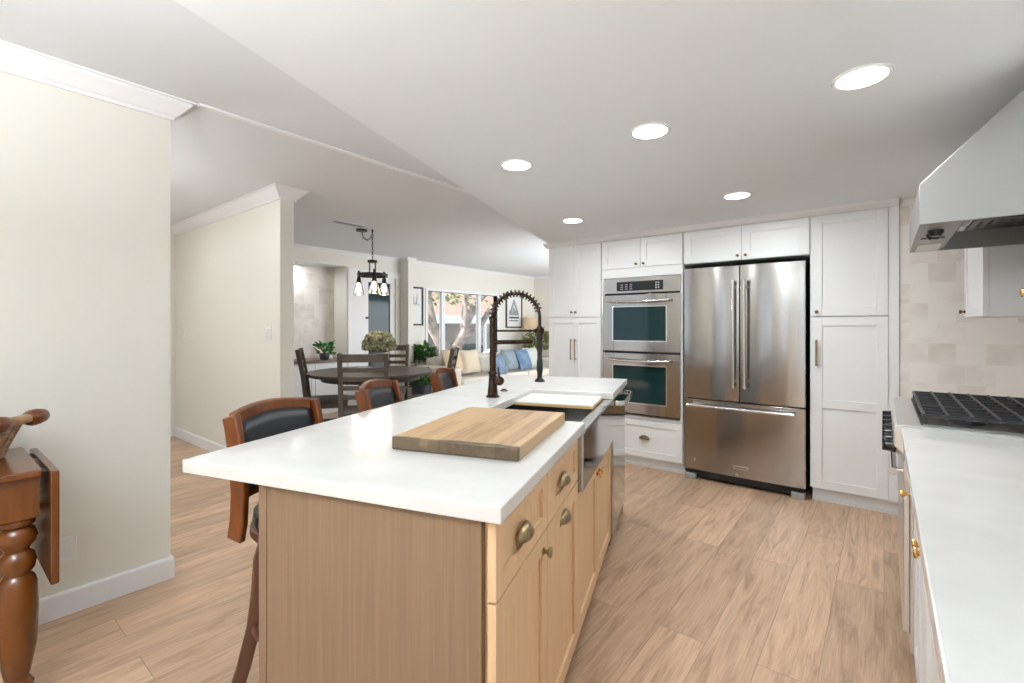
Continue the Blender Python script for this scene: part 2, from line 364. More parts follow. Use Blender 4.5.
# unseen wall behind the camera; openings added for sun bounce and streaky steel reflections
mb = MB(); mb.box(XW-.1, -6.0, YB-.1, YB, 0, ZC); mb.box(-3.4, -2.75, YB-.1, YB, 0, ZC); mb.box(-6.0, -3.4, YB-.1, YB, 2.26, ZC); mb.box(-6.0, -3.4, YB-.1, YB, 0, .54)
RW_ = ((-2.6, -1.8), (-1.25, -.75), (-.2, .3))
mb.box(-2.75, -2.6, YB-.1, YB, 0, ZC); mb.box(-1.8, -1.25, YB-.1, YB, 0, ZC); mb.box(-.75, -.2, YB-.1, YB, 0, ZC); mb.box(.3, XR, YB-.1, YB, 0, ZC)
for a_, b_ in RW_: mb.box(a_, b_, YB-.1, YB, 0, .3); mb.box(a_, b_, YB-.1, YB, 2.25, ZC)
struct(mb.build('wall_rear', M['wall']))
# left partition wall beside the hall
struct(MB().box(-2.99, -2.87, YB, .803, 0, ZC).build('wall_left', M['wall']))
# hall partition (seen face-on beyond)
struct(MB().box(XW, -3.94, 1.87, 1.985, 0, ZC).build('wall_hall', M['wall']))
# outer wall with door, niche and living room windows
WY0, WY1, WZ0, WZ1 = 5.74, 7.70, .72, 1.93
NY0, NY1, NZ = 1.985, 4.10, 2.21
DY0, DY1, DZ1 = 4.42, 5.02, 2.09
mb = MB()
mb.box(XW-.12, XW, YB, NY0-.11, 0, ZC)
mb.box(XW-.12, XW, NY0-.11, NY1, NZ, ZC)
mb.box(XW-.12, XW, NY1, DY0, 0, ZC); mb.box(XW-.12, XW, DY0, DY1, DZ1, ZC)
mb.box(XW-.12, XW, DY1, WY0, 0, ZC); mb.box(XW-.12, XW, WY0, WY1, 0, WZ0); mb.box(XW-.12, XW, WY0, WY1, WZ1, ZC); mb.box(XW-.12, XW, WY1, YF, 0, ZC)
struct(mb.build('wall_outer', M['wall']))
struct(MB().box(XW-.40, XW-.34, 1.85, NY1+.06, 0, ZC).build('wall_niche', M['tile_niche']))
struct(MB().box(XW-.34, XW-.121, NY1-.001, NY1+.06, 0, NZ).build('wall_niche_side', M['wall']))
struct(MB().box(XW-.34, XW-.12, 1.87, NY1, NZ, NZ+.05).build('ceiling_niche', M['ceil']))
struct(MB().box(XW-.12, -2.62, YF, YF+.1, 0, ZC).build('wall_far', M['wall']))
struct(MB().box(-2.76, -2.64, 4.75, YF, 0, ZC).build('wall_pantry_side', M['wall']))
struct(MB().box(-2.76, XR, 4.74, 4.82, 0, ZC).build('wall_back', M['wall']))
# tiled return wall between tall cabinet and right wall
struct(MB().box(.082, XR, 4.10, 4.2, 0, ZK).build('wall_tiled', M['tile']))
struct(MB().box(.66, XR-.001, 2.0, 4.1, .9, ZK).build('wall_backsplash', tile_mat('square_tile_side', 'Y', .135, (.74, .67, .61), (.88, .84, .80))))
struct(MB().box(XW, XW+.22, 5.12, 5.23, 0, ZC).build('wall_pilaster', M['wall']))
# crown mouldings
CR = [(0, 2.345), (.012, 2.345), (.016, 2.362), (.022, 2.364), (.05, 2.395), (.072, 2.418), (.076, 2.43), (.088, 2.432), (.088, ZC), (0, ZC)]
struct(sweep_profile([(-2.87, YB), (-2.87, .803), (-2.99, .803), (-2.99, YB)][::-1], [(-o, z) for o, z in CR]).build('trim_1', M['trim']))
struct(sweep_profile([(XW, 1.87), (-3.94, 1.87), (-3.94, 1.985), (XW, 1.985)], CR).build('trim_2', M['trim']))
CR2 = [(o*.55, ZC-(ZC-z)*.55) for o, z in CR]
struct(sweep_profile([(XW, 5.24), (XW, YF), (-2.76, YF)], CR2).build('trim_3', M['trim']))
struct(sweep_profile([(XW, 1.985), (XW, 5.12), (XW+.22, 5.12), (XW+.22, 5.23), (XW, 5.23)], CR2).build('trim_4', M['trim']))
# long seam strip on the ceiling
struct(MB().box(-2.80, -2.765, .9, YF, ZC-.012, ZC+.001).build('trim_5', M['trim']))
# crown strip above the cabinets and kitchen/living soffit bead
struct(MB().prism([(4.092, 2.098), (4.045, 2.125), (4.035, ZK), (4.092, ZK)], 2.86, 'x', -2.78).build('trim_6', M['cab']))
# baseboards
BB = [(0, 0), (.014, 0), (.014, .098), (.009, .108), (0, .108)]
struct(sweep_profile([(-2.99, YB), (-2.99, .803), (-2.87, .803), (-2.87, YB)], [(-o, z) for o, z in BB]).build('baseboard_left', M['trim']))
struct(sweep_profile([(XW, 1.87), (-3.94, 1.87), (-3.94, 1.985), (XW, 1.985)], BB).build('baseboard_hall', M['trim']))
struct(sweep_profile([(XW, 5.23), (XW, YF), (-2.76, YF)], BB).build('baseboard_outer', M['trim']))
# hall door casing
struct(MB().box(XW, XW+.02, 1.66, 1.78, 0, 2.08).build('trim_7', M['trim']))

# living room window: one frame, three panes
def window(n, y0, y1, z0, z1, muls):
    fr = MB(); t = .045
    fr.box(XW-.11, XW+.015, y0-.05, y0, z0-.05, z1+.05); fr.box(XW-.11, XW+.015, y1, y1+.05, z0-.05, z1+.05)
    fr.box(XW-.11, XW+.015, y0, y1, z1, z1+.05); fr.box(XW-.11, XW+.04, y0-.05, y1+.05, z0-.05, z0)
    for m in muls: fr.box(XW-.10, XW-.03, m-t, m+t, z0, z1)
    o = struct(fr.build('window_%d' % n, M['trim'], bevel=.003))
    e = [y0]+list(muls)+[y1]
    for a, b in zip(e[:-1], e[1:]):
        MB().box(XW-.07, XW-.066, a, b, z0, z1).build('pane', M['glass'], o)
window(1, 5.74, 7.70, .72, 1.93, (6.16, 7.18))
wb = MB()
for a_, b_ in RW_: wb.box(a_, a_+.05, YB-.08, YB+.01, .3, 2.25); wb.box(b_-.05, b_, YB-.08, YB+.01, .3, 2.25); wb.box(a_+.05, b_-.05, YB-.08, YB+.01, 2.2, 2.25); wb.box(a_+.05, b_-.05, YB-.08, YB+.01, .3, .35)
struct(wb.build('window_2', M['trim']))  # frames of the added rear openings, out of view
wb = MB(); wb.box(-6.0, -5.94, YB-.002, YB+.02, .6, 2.2); wb.box(-3.46, -3.40, YB-.002, YB+.02, .6, 2.2); wb.box(-6.0, -3.4, YB-.002, YB+.02, 2.2, 2.26); wb.box(-6.0, -3.4, YB-.002, YB+.02, .54, .6)
struct(wb.build('window_3', M['trim']))  # frame of the opening added to let sun in on the hall side
wb = MB(); wb.box(-2.785, -2.76, 5.5, 5.56, .5, 2.2); wb.box(-2.785, -2.76, 8.24, 8.3, .5, 2.2); wb.box(-2.785, -2.76, 5.5, 8.3, 2.2, 2.26); wb.box(-2.785, -2.76, 5.5, 8.3, .46, .5)
struct(wb.build('window_4', M['trim']))  # frame put around the added fill light; the wall behind is solid
# glazed entry door
d = MB(); d.box(XW-.06, XW-.01, DY0, 4.50, 0, DZ1); d.box(XW-.06, XW-.01, 4.93, DY1, 0, DZ1); d.box(XW-.06, XW-.01, 4.50, 4.93, 2.0, DZ1); d.box(XW-.06, XW-.01, 4.50, 4.93, 0, .35)
dr = struct(d.build('door_1', M['trim'], bevel=.003))
MB().box(XW-.045, XW-.035, 4.50, 4.93, .35, 2.0).build('glass_panel', M['doorglass'], dr)
MB().tube([(XW-.01, 4.46, 1.42), (XW+.05, 4.46, 1.42)], .016, 10).build('door_handle', M['iron'], dr, smooth=True)
struct(MB().box(XW, XW+.025, 4.12, DY0, 0, DZ1+.10).build('trim_8', M['trim']))
struct(MB().box(XW, XW+.02, DY0, 5.12, DZ1, DZ1+.10).build('trim_9', M['trim']))
struct(MB().box(XW, XW+.02, DY1, 5.12, 0, DZ1).build('trim_10', M['wall']))

# ------------------------------------------------------------------ recessed lights
def downlight(x, y, z, label, group, power, r=.078, col=(.93, .99, 1.03)):
    t = thing('recessed_light', label, 'ceiling light', (x, y, z), 0, group)
    MB().lathe([(r*.92, -.004), (r*1.08, -.006), (r*1.12, -.001), (r*1.12, 0), (r*.92, 0)], 32).build('trim_ring', M['white_mat'], t, smooth=True)
    MB().lathe([(r*.1, -.0055), (r*.92, -.0055), (r*.92, -.001)], 32).build('lens', M['emit'], t)
    a = area('lamp', (0, 0, -.012), (0, 0, 0), r*1.8, r*1.8, power, col, 'DISK', t)
    return t
KL = 4.3
downlight(-.06, 2.0, ZK, 'round recessed ceiling light nearest the range hood', None, KL*.8)
downlight(-.80, 1.98, ZK, 'round recessed ceiling light between the hood light and island light, middle of the front row', None, KL)
downlight(-1.52, 1.96, ZK, 'round recessed ceiling light over the island, leftmost of the front row of three', None, KL)
downlight(-.75, 3.31, ZK, 'round recessed ceiling light in front of the refrigerator cabinets', None, KL*2)
downlight(-1.965, 3.27, ZK, 'smallest looking recessed ceiling light, near the pantry cabinet', None, KL*1.8)
for x, y in ((-.9, -.6), (-.1, -1.9)):  # unseen lights added behind the viewer for brightness
    downlight(x, y, ZK, 'added unseen recessed ceiling light behind the viewer', 'added recessed lights behind the viewer', KL*.9)
for x, y in ((-5.3, .9), (-3.9, .9)):
    downlight(x, y, ZC, 'recessed ceiling light of the hall outside the view', 'recessed lights of the hall', 6)
downlight(XW-.2, 3.35, NZ, 'small recessed light over the tiled niche', None, 6, .03)

# unseen uplights added to brighten the rooms off the ceilings
def add_uplight(x, y, power, label):
    t = thing('added_uplight', label, 'added uplight', (x, y, 0))
    MB().lathe([(.14, 0), (.14, .02), (.03, .035), (.012, .05), (.012, 1.60), (.02, 1.62), (.16, 1.72), (.165, 1.725), (.15, 1.722), (.02, 1.64)], 28).build('stand_and_bowl', M['iron'], t, smooth=True)
    MB().lathe([(.02, 1.66), (.05, 1.67), (.05, 1.69), (.02, 1.70)], 16).build('bulb', M['emit'], t)
    area('lamp', (0, 0, 1.735), (PI, 0, 0), .26, .26, power, (.93, .99, 1.03), 'DISK', t)
add_uplight(-1.9, -1.5, 10, 'added unseen black uplight behind the viewer in the kitchen')
add_uplight(-.75, -.85, 118, 'added unseen black uplight right behind the viewer between island and counter')
add_uplight(-4.1, .0, 22, 'added unseen black uplight in the hall behind the left wall')

# ------------------------------------------------------------------ TALL CABINET WALL (front faces at Y=4.09)
YC = 4.09
def cabinet(name, label, x0, x1, z0, z1, group=None, depth=.62, fill=True):
    t = thing(name, label, 'cabinet', (x0, YC, 0), 0, group)
    return t
def put_door(t, x, z, w, h, mids=(), rail=.06, name='door', m=None, y=0., rotz=0., flat=False):
    return shaker(w, h, .02, rail, .009, mids, flat).build(name, m or M['cab'], t, (x, y, z), rotz, bevel=.0015)
g = .0025
# pantry
t = cabinet('pantry_cabinet', 'white tall pantry cabinet with four doors left of the wall ovens', -2.76, -2.13, 0, 2.1)
MB().box(0, .63, .022, .62, .09, 2.1).build('body', M['cab'], t)
MB().box(0, .63, .065, .08, 0, .09).build('toe_kick', M['cab'], t)
for i in range(2):
    a = put_door(t, .016+i*.302, 1.378, .299, .716, rail=.055); knob(a, .299-.022 if i == 0 else .022, .05, M['bronze'], .011)
    a = put_door(t, .016+i*.302, .10, .299, 1.272, rail=.055); bar_handle(a, .299-.022 if i == 0 else .022, .85, 1.06, M['brass'], .006)
# oven cabinet
t = cabinet('oven_cabinet', 'white oven cabinet with two small upper doors and a low drawer around the wall ovens', -2.13, -1.36, 0, 2.1)
mb = MB(); mb.box(0, .77, .022, .62, .09, .465); mb.box(0, .77, .022, .62, 1.745, 2.1); mb.box(0, .015, .022, .62, .465, 1.745); mb.box(.755, .77, .022, .62, .465, 1.745); mb.box(.015, .755, .6, .62, .465, 1.745)
mb.box(0, .77, 0, .022, 1.742, 1.826); mb.box(0, .014, 0, .022, .46, 1.742); mb.box(.75, .77, 0, .022, .44, 1.742)
mb.build('body', M['cab'], t)
MB().box(0, .77, .065, .08, 0, .09).build('toe_kick', M['cab'], t); MB().box(0, .77, .045, .065, 0, .02).build('shoe_mould', M['cab'], t)
for i in range(2):
    a = put_door(t, .004+i*.383, 1.83, .379, .264, rail=.055); knob(a, .379-.035 if i == 0 else .03, .03, M['bronze'], .011)
a = put_door(t, .004, .10, .762, .335, rail=.055, name='drawer'); cup_pull(a, .42, .165, M['bronze'], .043, .024, .028)
# cabinet above refrigerator
t = cabinet('over_fridge_cabinet', 'white two door cabinet directly above the refrigerator', -1.355, -.43, 1.82, 2.1)
mb = MB(); mb.box(0, .925, .022, .62, 1.82, 2.1); mb.build('body', M['cab'], t)
for i in range(2):
    a = put_door(t, .004+i*.460, 1.822, .457, .272, rail=.06); knob(a, .457-.028 if i == 0 else .028, .033, M['bronze'], .011)
struct(MB().box(-1.35, -.43, 4.70, 4.74, 0, 1.82).build('trim_11', M['dark']))
# tall cabinet right
t = cabinet('tall_cabinet', 'white tall cabinet with two stacked doors right of the refrigerator', -.43, .08, 0, 2.1)
MB().box(0, .51, .022, .64, .10, 2.1).build('body', M['cab'], t)
MB().box(.456, .51, 0, .022, .10, 2.1).build('filler_strip', M['cab'], t)
MB().box(.012, .51, .065, .08, 0, .10).build('toe_kick', M['cab'], t); MB().box(.012, .51, .045, .065, 0, .02).build('shoe_mould', M['cab'], t)
a = put_door(t, .014, 1.362, .439, .734, rail=.062); knob(a, .03, .032, M['bronze'], .012)
a = put_door(t, .014, .104, .439, 1.25, (.62,), rail=.062); bar_handle(a, .03, .895, 1.085, M['brass'], .007)

# ------------------------------------------------------------------ double wall oven
t = thing('double_wall_oven', 'stainless double wall oven with dark windows built into white cabinet', 'oven', (-2.112, YC, 0))
MB().box(.004, .735, .02, .58, .475, 1.738).build('chassis', M['dark'], t)
p = MB().box(0, .739, -.012, .02, 1.592, 1.738).build('control_panel', M['steel'], t, bevel=.004)
MB().box(.14, .585, -.0145, -.01, 1.615, 1.70).build('display', M['panel_black'], p, bevel=.002)
for i in range(3):
    for j in range(3): MB().box(.18+i*.045, .205+i*.045, -.0152, -.014, 1.63+j*.02, 1.634+j*.02).build('key_mark', M['led'], p)
for i in range(2):
    for j in range(3): MB().box(.515+i*.022, .527+i*.022, -.0152, -.014, 1.628+j*.022, 1.640+j*.022).build('key_mark', M['led'], p)
def oven_door(t, z0, z1, badge=False):
    mb = MB(); w = .739; wx0, wx1, wz0, wz1 = .115, .615, z0+.10, z1-.115
    mb.box(0, wx0, -.03, .012, z0, z1); mb.box(wx1, w, -.03, .012, z0, z1); mb.box(wx0, wx1, -.03, .012, z0, wz0); mb.box(wx0, wx1, -.03, .012, wz1, z1)
    d = mb.build('oven_door', M['steel'], t, bevel=.003)
    mb = MB(); q = .012
    mb.box(wx0-q, wx0, -.034, -.028, wz0-q, wz1+q); mb.box(wx1, wx1+q, -.034, -.028, wz0-q, wz1+q); mb.box(wx0, wx1, -.034, -.028, wz0-q, wz0); mb.box(wx0, wx1, -.034, -.028, wz1, wz1+q)
    mb.build('window_trim', M['steel2'], d, bevel=.002)
    MB().box(wx0, wx1, -.026, -.02, wz0, wz1).build('window_glass', M['glass_black'], d)
    zh = z1-.058; pts = [(.06+.60*i/12, -.072-.012*math.sin(PI*i/12), zh-.010*math.sin(PI*i/12)) for i in range(13)]
    mb = MB().tube(pts, .011, 12)
    for x in (.075, .645): mb.tube([(x, -.028, zh), (x, -.073, zh)], .010, 10)
    mb.build('handle', M['steel2'], d, smooth=True)
    return d
oven_door(t, 1.058, 1.578); oven_door(t, .492, 1.040)
MB().box(0, .739, -.02, .01, 1.044, 1.054).build('vent_slot', M['dark'], t)

# ------------------------------------------------------------------ refrigerator
t = thing('refrigerator', 'large stainless french door refrigerator with bottom freezer drawer', 'refrigerator', (-1.338, 4.06, 0))
FW = .885
MB().box(.008, FW-.008, .07, .62, .03, 1.782).build('cabinet_body', M['dark'], t)
def bowed(x0, x1, z0, z1, b=.012, y=-.0, th=.06, name='door'):
    mb = MB(); N = 10
    pts = [(x0+(x1-x0)*i/N, y-b*(1-((2*i/N-1)**2))) for i in range(N+1)]+[(x1, y+th), (x0, y+th)]
    mb.prism(pts, z1-z0, 'z', z0)
    return mb.build(name, M['steel'], t, smooth=True, bevel=.003)
xs = .436
d1 = bowed(0, xs-.003, .685, 1.775); d2 = bowed(xs+.003, FW, .685, 1.775)
d3 = bowed(0, FW, .085, .675, .014, name='freezer_drawer')
def fr_handle(d, pts, ax):
    mb = MB(); mb.tube(pts, .0125, 14)
    for q in (pts[0], pts[-1]):
        mb.lathe([(.015, -.012), (.016, 0), (.015, .012)], 14, q, ax)
    k = .04
    for q, s in ((pts[0], 1), (pts[-1], -1)):
        dx = Vector(pts[-1])-Vector(pts[0]); dx.normalize(); q2 = Vector(q)+dx*k*s
        mb.tube([q2, (q2.x, -.004, q2.z)], .011, 10)
    mb.build('handle', M['steel2'], d, smooth=True)
fr_handle(d1, [(xs-.035, -.065, .81), (xs-.035, -.065, 1.64)], 'z')
fr_handle(d2, [(xs+.045, -.065, .81), (xs+.045, -.065, 1.64)], 'z')
fr_handle(d3, [(.055, -.068, .632), (FW-.075, -.068, .632)], 'x')
b = MB().box(.395, .505, -.019, -.010, .150, .178).build('badge', M['steel2'], d3, bevel=.001)
text_obj('badge_lettering', 'KitchenAid', .021, M['panel_black'], b, (.45, -.0192, .163), (PI/2, 0, 0))
MB().lathe([(.012, -.014), (.012, -.008)], 16, (.42, 0, .105), 'y').build('lock_button', M['steel2'], d3, smooth=True)
MB().lathe([(.005, -.004), (.005, .0)], 10, (.09, -.004, .17), 'y').build('sensor_dot', M['paper'], d3)
MB().box(.02, FW-.02, .035, .07, .02, .082).build('base_grille', M['dark'], t)
for x in (.005, FW-.095): MB().box(x, x+.09, .0, .06, 0, .045).build('foot_cover', mat('grey_foot_plastic', (.35, .35, .34), .5), t, bevel=.006)

# ------------------------------------------------------------------ ISLAND (local x to the cook side, y away)
ANG = math.radians(18.8); IL = (-.611, .736, 0)
def ithing(name, label, cat, x=0, y=0, z=0, rz=0, group=None):
    c, s = math.cos(ANG), math.sin(ANG)
    return thing(name, label, cat, (IL[0]+c*x-s*y, IL[1]+s*x+c*y, z), ANG+rz, group)
R90 = PI/2     # faces local +x : rotate a -y facing front by +90deg => front faces +x
CT = .92; CB = .884; FX = -.02
# countertop with sink cut-out
ct = ithing('island_countertop', 'white quartz island worktop with sink cutout and overhang', 'countertop')
bm = MB()
def poly_slab(mb, outer, z0, z1): mb.prism(outer, z1-z0, 'z', z0)
cx0, cy0, cy1 = -.465, .905, 1.735
poly_slab(bm, [(0, .0), (0, cy0), (cx0, cy0), (cx0, cy1), (0, cy1), (0, 2.474), (-.93, 2.474), (-.956, .027)], CB, CT)
bm.build('slab', M['quartz'], ct, bevel=.003)
# end panel at the near end
e = ithing('island_end_panel', 'tan wood end panel of the island facing the viewer', 'panel')
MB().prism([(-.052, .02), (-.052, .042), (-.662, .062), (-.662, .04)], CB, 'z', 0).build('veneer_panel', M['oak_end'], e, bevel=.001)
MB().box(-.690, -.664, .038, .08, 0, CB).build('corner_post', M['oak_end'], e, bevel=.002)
# stool side back panel
e = ithing('island_back_panel', 'tan wood back panel of the island behind the bar stools', 'panel')
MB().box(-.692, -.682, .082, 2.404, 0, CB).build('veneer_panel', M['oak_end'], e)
e = ithing('island_far_panel', 'tan wood panel closing the far end of the island beyond the dishwasher', 'panel')
MB().box(-.685, -.02, 2.405, 2.43, 0, CB).build('veneer_panel', M['oak'], e)
def island_unit(name, label, y0, y1, zb=CB):
    t = ithing(name, label, 'cabinet')
    MB().box(-.68, FX-.021, y0, y1, .10, zb-.002).build('body', M['oak'], t)
    MB().box(-.68, FX-.08, y0, y1, 0, .10).build('toe_kick', M['dark'], t)
    return t
def ifront(t, y0, y1, z0, z1, name, rail=.05, mids=()):
    return shaker(y1-y0-.004, z1-z0-.004, .02, rail, .009, mids).build(name, M['oak'], t, (FX, y0+.002, z0+.002), R90, bevel=.0012)
t = island_unit('drawer_base_cabinet', 'tan oak island cabinet with a drawer over a door at the near corner', .042, .43)
a = ifront(t, .022, .43, .705, CB-.004, 'drawer', .045); cup_pull(a, .183, .066, M['brass'], .046, .023, .029)
a = ifront(t, .022, .43, .10, .703, 'door', .055); knob(a, .362, .552, M['brass'], .0155)
t = island_unit('pull_out_cabinet', 'tan oak island cabinet with two cup pulls beside the apron sink', .43, .87)
a = ifront(t, .43, .87, .705, CB-.004, 'drawer', .045); cup_pull(a, .200, .066, M['brass'], .046, .023, .029)
a = ifront(t, .43, .87, .10, .703, 'pull_out_door', .055); cup_pull(a, .205, .545, M['brass'], .046, .023, .029)
t = ithing('sink_base_cabinet', 'tan oak two door island cabinet under the steel apron sink', 'cabinet')
MB().box(-.68, FX-.021, .87, 1.78, .10, .60).build('body', M['oak'], t)
MB().box(-.68, FX-.08, .87, 1.78, 0, .10).build('toe_kick', M['dark'], t)
a = ifront(t, .87, 1.325, .10, .655, 'door', .055); knob(a, .455-.03, .50, M['gold'], .0145)
a = ifront(t, 1.325, 1.78, .10, .655, 'door', .055); knob(a, .03, .50, M['gold'], .0145)
# sink
t = ithing('farmhouse_sink', 'stainless apron front sink set into the island', 'sink')
mb = MB(); sx0, sx1, sy0, sy1, zt, zb2 = -.50, -.0, .874, 1.776, .883, .66
mb.box(sx1-.055, sx1, sy0, sy1, zb2, .896 if False else zt)
mb.build('apron_front', M['sinksteel'], t, bevel=.006, seg=3)
mb = MB(); mb.box(sx0, sx1-.055, sy0, sy0+.02, zb2, zt); mb.box(sx0, sx1-.055, sy1-.02, sy1, zb2, zt); mb.box(sx0, sx0+.02, sy0+.02, sy1-.02, zb2, zt)
mb.box(sx0+.02, sx1-.055, sy0+.02, sy1-.02, zb2, zb2+.012); mb.build('basin', M['steel'], t, bevel=.003)
MB().lathe([(.045, zb2+.012), (.045, zb2+.016), (.03, zb2+.014)], 24, (-.28, 1.3, 0)).build('drain', M['steel2'], t, smooth=True)
t = ithing('sink_ledge_board', 'white topped wood edged board resting across the sink', 'cutting board')
MB().box(-.46, -.058, 1.40, 1.72, .8965, .9005).build('white_top', M['white_mat'], t)
MB().box(-.462, -.056, 1.398, 1.722, .8832, .8965).build('wood_base', M['maple'], t, bevel=.001)
# dishwasher
t = ithing('dishwasher', 'stainless dishwasher with bar handle at the far end of the island', 'dishwasher')
MB().box(-.62, FX-.01, 1.79, 2.395, .05, CB-.006).build('tub', M['dark'], t)
MB().box(FX-.01, FX+.012, 1.788, 2.398, .11, CB-.012).build('door', M['sinksteel'], t, bevel=.006, seg=3)
pts = [(FX+.012, 1.85, .845), (FX+.05, 1.86, .845), (FX+.068, 1.90, .845), (FX+.07, 2.09, .845), (FX+.068, 2.29, .845), (FX+.05, 2.33, .845), (FX+.012, 2.34, .845)]
MB().strip(pts, .03, .014).build('handle', M['steel2'], t, bevel=.005, seg=3, smooth=True)
MB().box(-.6, FX-.06, 1.79, 2.395, 0, .05).build('base', M['dark'], t)
# cutting board
t = ithing('butcher_block_board', 'thick worn wooden butcher block lying on the island worktop', 'cutting board', -.27, .59, CT)
MB().box(-.2, .2, -.277, .277, .0012, .0395).build('block', M['board'], t, bevel=.003)
for sx_ in (-1, 1):
    for sy_ in (-1, 1): MB().lathe([(.008, 0), (.008, .002)], 10, (sx_*.17, sy_*.24, 0)).build('rubber_foot', M['dark'], t)
# faucet : column + spring arch + spray head, arm swung to the right of the view
fx, fy = -.575, 1.385
t = ithing('spring_faucet', 'oil rubbed bronze spring pull down kitchen faucet standing behind the sink', 'faucet', fx, fy, CT, YAW-ANG)
MB().lathe([(.036, 0), (.036, .006), (.028, .012), (.022, .075), (.019, .115), (.0235, .12), (.0235, .128), (.0185, .134)], 24).build('base_column', M['oilbronze'], t, smooth=True)
MB().lathe([(.0165, .13), (.0165, .40), (.02, .402), (.02, .41), (.015, .415)], 20).build('riser', M['oilbronze'], t, smooth=True)
arc = []
Wd = .245
arc.append((0, 0, .41))
for i in range(25):
    a = PI-PI*i/24; arc.append((Wd/2+Wd/2*math.cos(a), 0, .415+.125*math.sin(a)))
arc += [(Wd, 0, .38), (Wd, 0, .33)]
MB().tube(arc, .0085, 12).build('hose', M['oilbronze'], t, smooth=True)
def along(path, N):
    V_ = [Vector(p) for p in path]; L = [0]
    for a, b in zip(V_[:-1], V_[1:]): L.append(L[-1]+(b-a).length)
    out = []
    for k in range(N+1):
        s = L[-1]*k/N; i = 0
        while i < len(L)-2 and L[i+1] < s: i += 1
        f = (s-L[i])/(L[i+1]-L[i]); p = V_[i].lerp(V_[i+1], f); d = (V_[i+1]-V_[i]).normalized(); out.append((p, d))
    return out
sp = []; turns = 19
for k, (p, d) in enumerate(along(arc[:24], turns*12)):
    a = 2*PI*k/12; n1 = Vector((0, 1, 0)); n2 = d.cross(n1).normalized()
    sp.append(p+(n1*math.cos(a)+n2*math.sin(a))*.0185)
MB().tube(sp, .0030, 6).build('spring_coil', M['oilbronze'], t, smooth=True)
MB().lathe([(.013, .37), (.016, .36), (.016, .30), (.0125, .29), (.0125, .20), (.015, .19), (.017, .14), (.014, .125), (.013, .10), (.026, .088), (.028, .08), (.020, .078)], 20, (Wd, 0, 0)).build('spray_head', M['iron'], t, smooth=True)
MB().tube([(0, 0, .345), (Wd-.02, 0, .345)], .0055, 10).lathe([(.024, -.012), (.024, .012)], 18, (Wd, 0, .345)).build('support_arm', M['oilbronze'], t, smooth=True)
MB().tube([(0, 0, .285), (.03, 0, .285), (.20, 0, .288), (.208, 0, .286)], [.014, .0115, .0115, .010], 12).build('spout_arm', M['oilbronze'], t, smooth=True)
MB().tube([(0, -.02, .10), (.03, -.05, .10)], .012, 12).lathe([(.012, -.006), (.023, -.002), (.025, .006), (.02, .02), (.008, .024)], 18, (.036, -.055, .09), 'y').tube([(.036, -.06, .1), (.03, -.062, .16)], [.006, .004], 8).build('lever_handle', M['oilbronze'], t, smooth=True)
t = ithing('air_switch_button', 'small dark round button on the worktop beside the faucet', 'button', -.60, 1.62, CT)
MB().lathe([(.022, 0), (.022, .004), (.014, .006), (.013, .012), (.004, .013)], 20).build('button', M['bronze'], t, smooth=True)

# ------------------------------------------------------------------ BAR STOOLS
def stool():
    t = thing('bar_stool', '', 'stool')
    # local: +x faces the island
    SZ = .62
    MB().lathe([(.02, SZ-.055), (.200, SZ-.055), (.210, SZ-.04), (.206, SZ-.02), (.19, SZ-.015)], 36).build('seat_ring', M['mahog'], t, smooth=True)
    MB().lathe([(.02, SZ-.02), (.19, SZ-.02), (.201, SZ), (.197, SZ+.03), (.17, SZ+.052), (.10, SZ+.06), (.01, SZ+.062)], 36).build('seat_cushion', M['leather'], t, smooth=True)
    MB().lathe([(.15, SZ-.10), (.15, SZ-.057)], 30).build('swivel_plate', M['mahog'], t)
    for s in (-1, 1):
        pts = [(-.162, s*.188, .565), (-.147, s*.190, .63), (-.140, s*.192, .72), (-.148, s*.192, .83), (-.170, s*.190, .94), (-.182, s*.190, .985)]
        MB().strip(pts[::1], .026, [0][0] or .062, (0, 1, 0)).build('back_post', M['cherry'], t, bevel=.007, seg=3, smooth=True)
    def arcp(zf, x0, bow, n=12):
        return [(x0-bow*math.sin(PI*i/n), -.182+.364*i/n, zf) for i in range(n+1)]
    mb = MB(); mb.strip([(x, y, z+.018*math.sin(PI*(y+.182)/.364)) for x, y, z in arcp(.965, -.187, .035)], .055, .026); mb.build('top_rail', M['cherry'], t, bevel=.006, seg=3, smooth=True)
    mb = MB(); mb.strip(arcp(.72, -.140, .025), .035, .022); mb.build('lower_rail', M['cherry'], t, bevel=.004, smooth=True)
    mb = MB(); N = 12
    g = []
    for j in range(7):
        z = .735+(.95-.735)*j/6; xx = -.140-(.047)*(j/6)**1.5
        g.append([mb.bm.verts.new((xx+.004-.03*math.sin(PI*i/N), -.170+.34*i/N, z+.018*math.sin(PI*i/N)*j/6)) for i in range(N+1)])
    for j in range(6):
        for i in range(N): mb.bm.faces.new((g[j][i], g[j][i+1], g[j+1][i+1], g[j+1][i]))
    mb.build('back_pad', M['leather'], t, smooth=True, solid=.034, bevel=0)
    for k in range(4):
        a = PI/4+k*PI/2; c, s = math.cos(a), math.sin(a)
        rr = [(.15, .565), (.175, .48), (.18, .38), (.195, .25), (.225, .12), (.262, .0)]
        MB().strip([(r*c, r*s, z) for r, z in rr], .03, .045, (-s, c, 0)).build('leg', M['mahog'], t, bevel=.005, smooth=True)
    mb = MB(); R_ = .192
    mb.tube([(R_*math.cos(2*PI*i/32), R_*math.sin(2*PI*i/32), .25) for i in range(32)], .013, 10, True); mb.build('footrest_ring', M['mahog'], t, smooth=True)
    return t
st = stool()
base_lab = 'cherry wood bar stool with black leather back pad, '
spots = [(-.915, .485, 1, 'nearest to the viewer at the island'), (-.94, 1.19, 12, 'middle of three along the island'), (-.97, 1.95, 12, 'farthest of three along the island')]
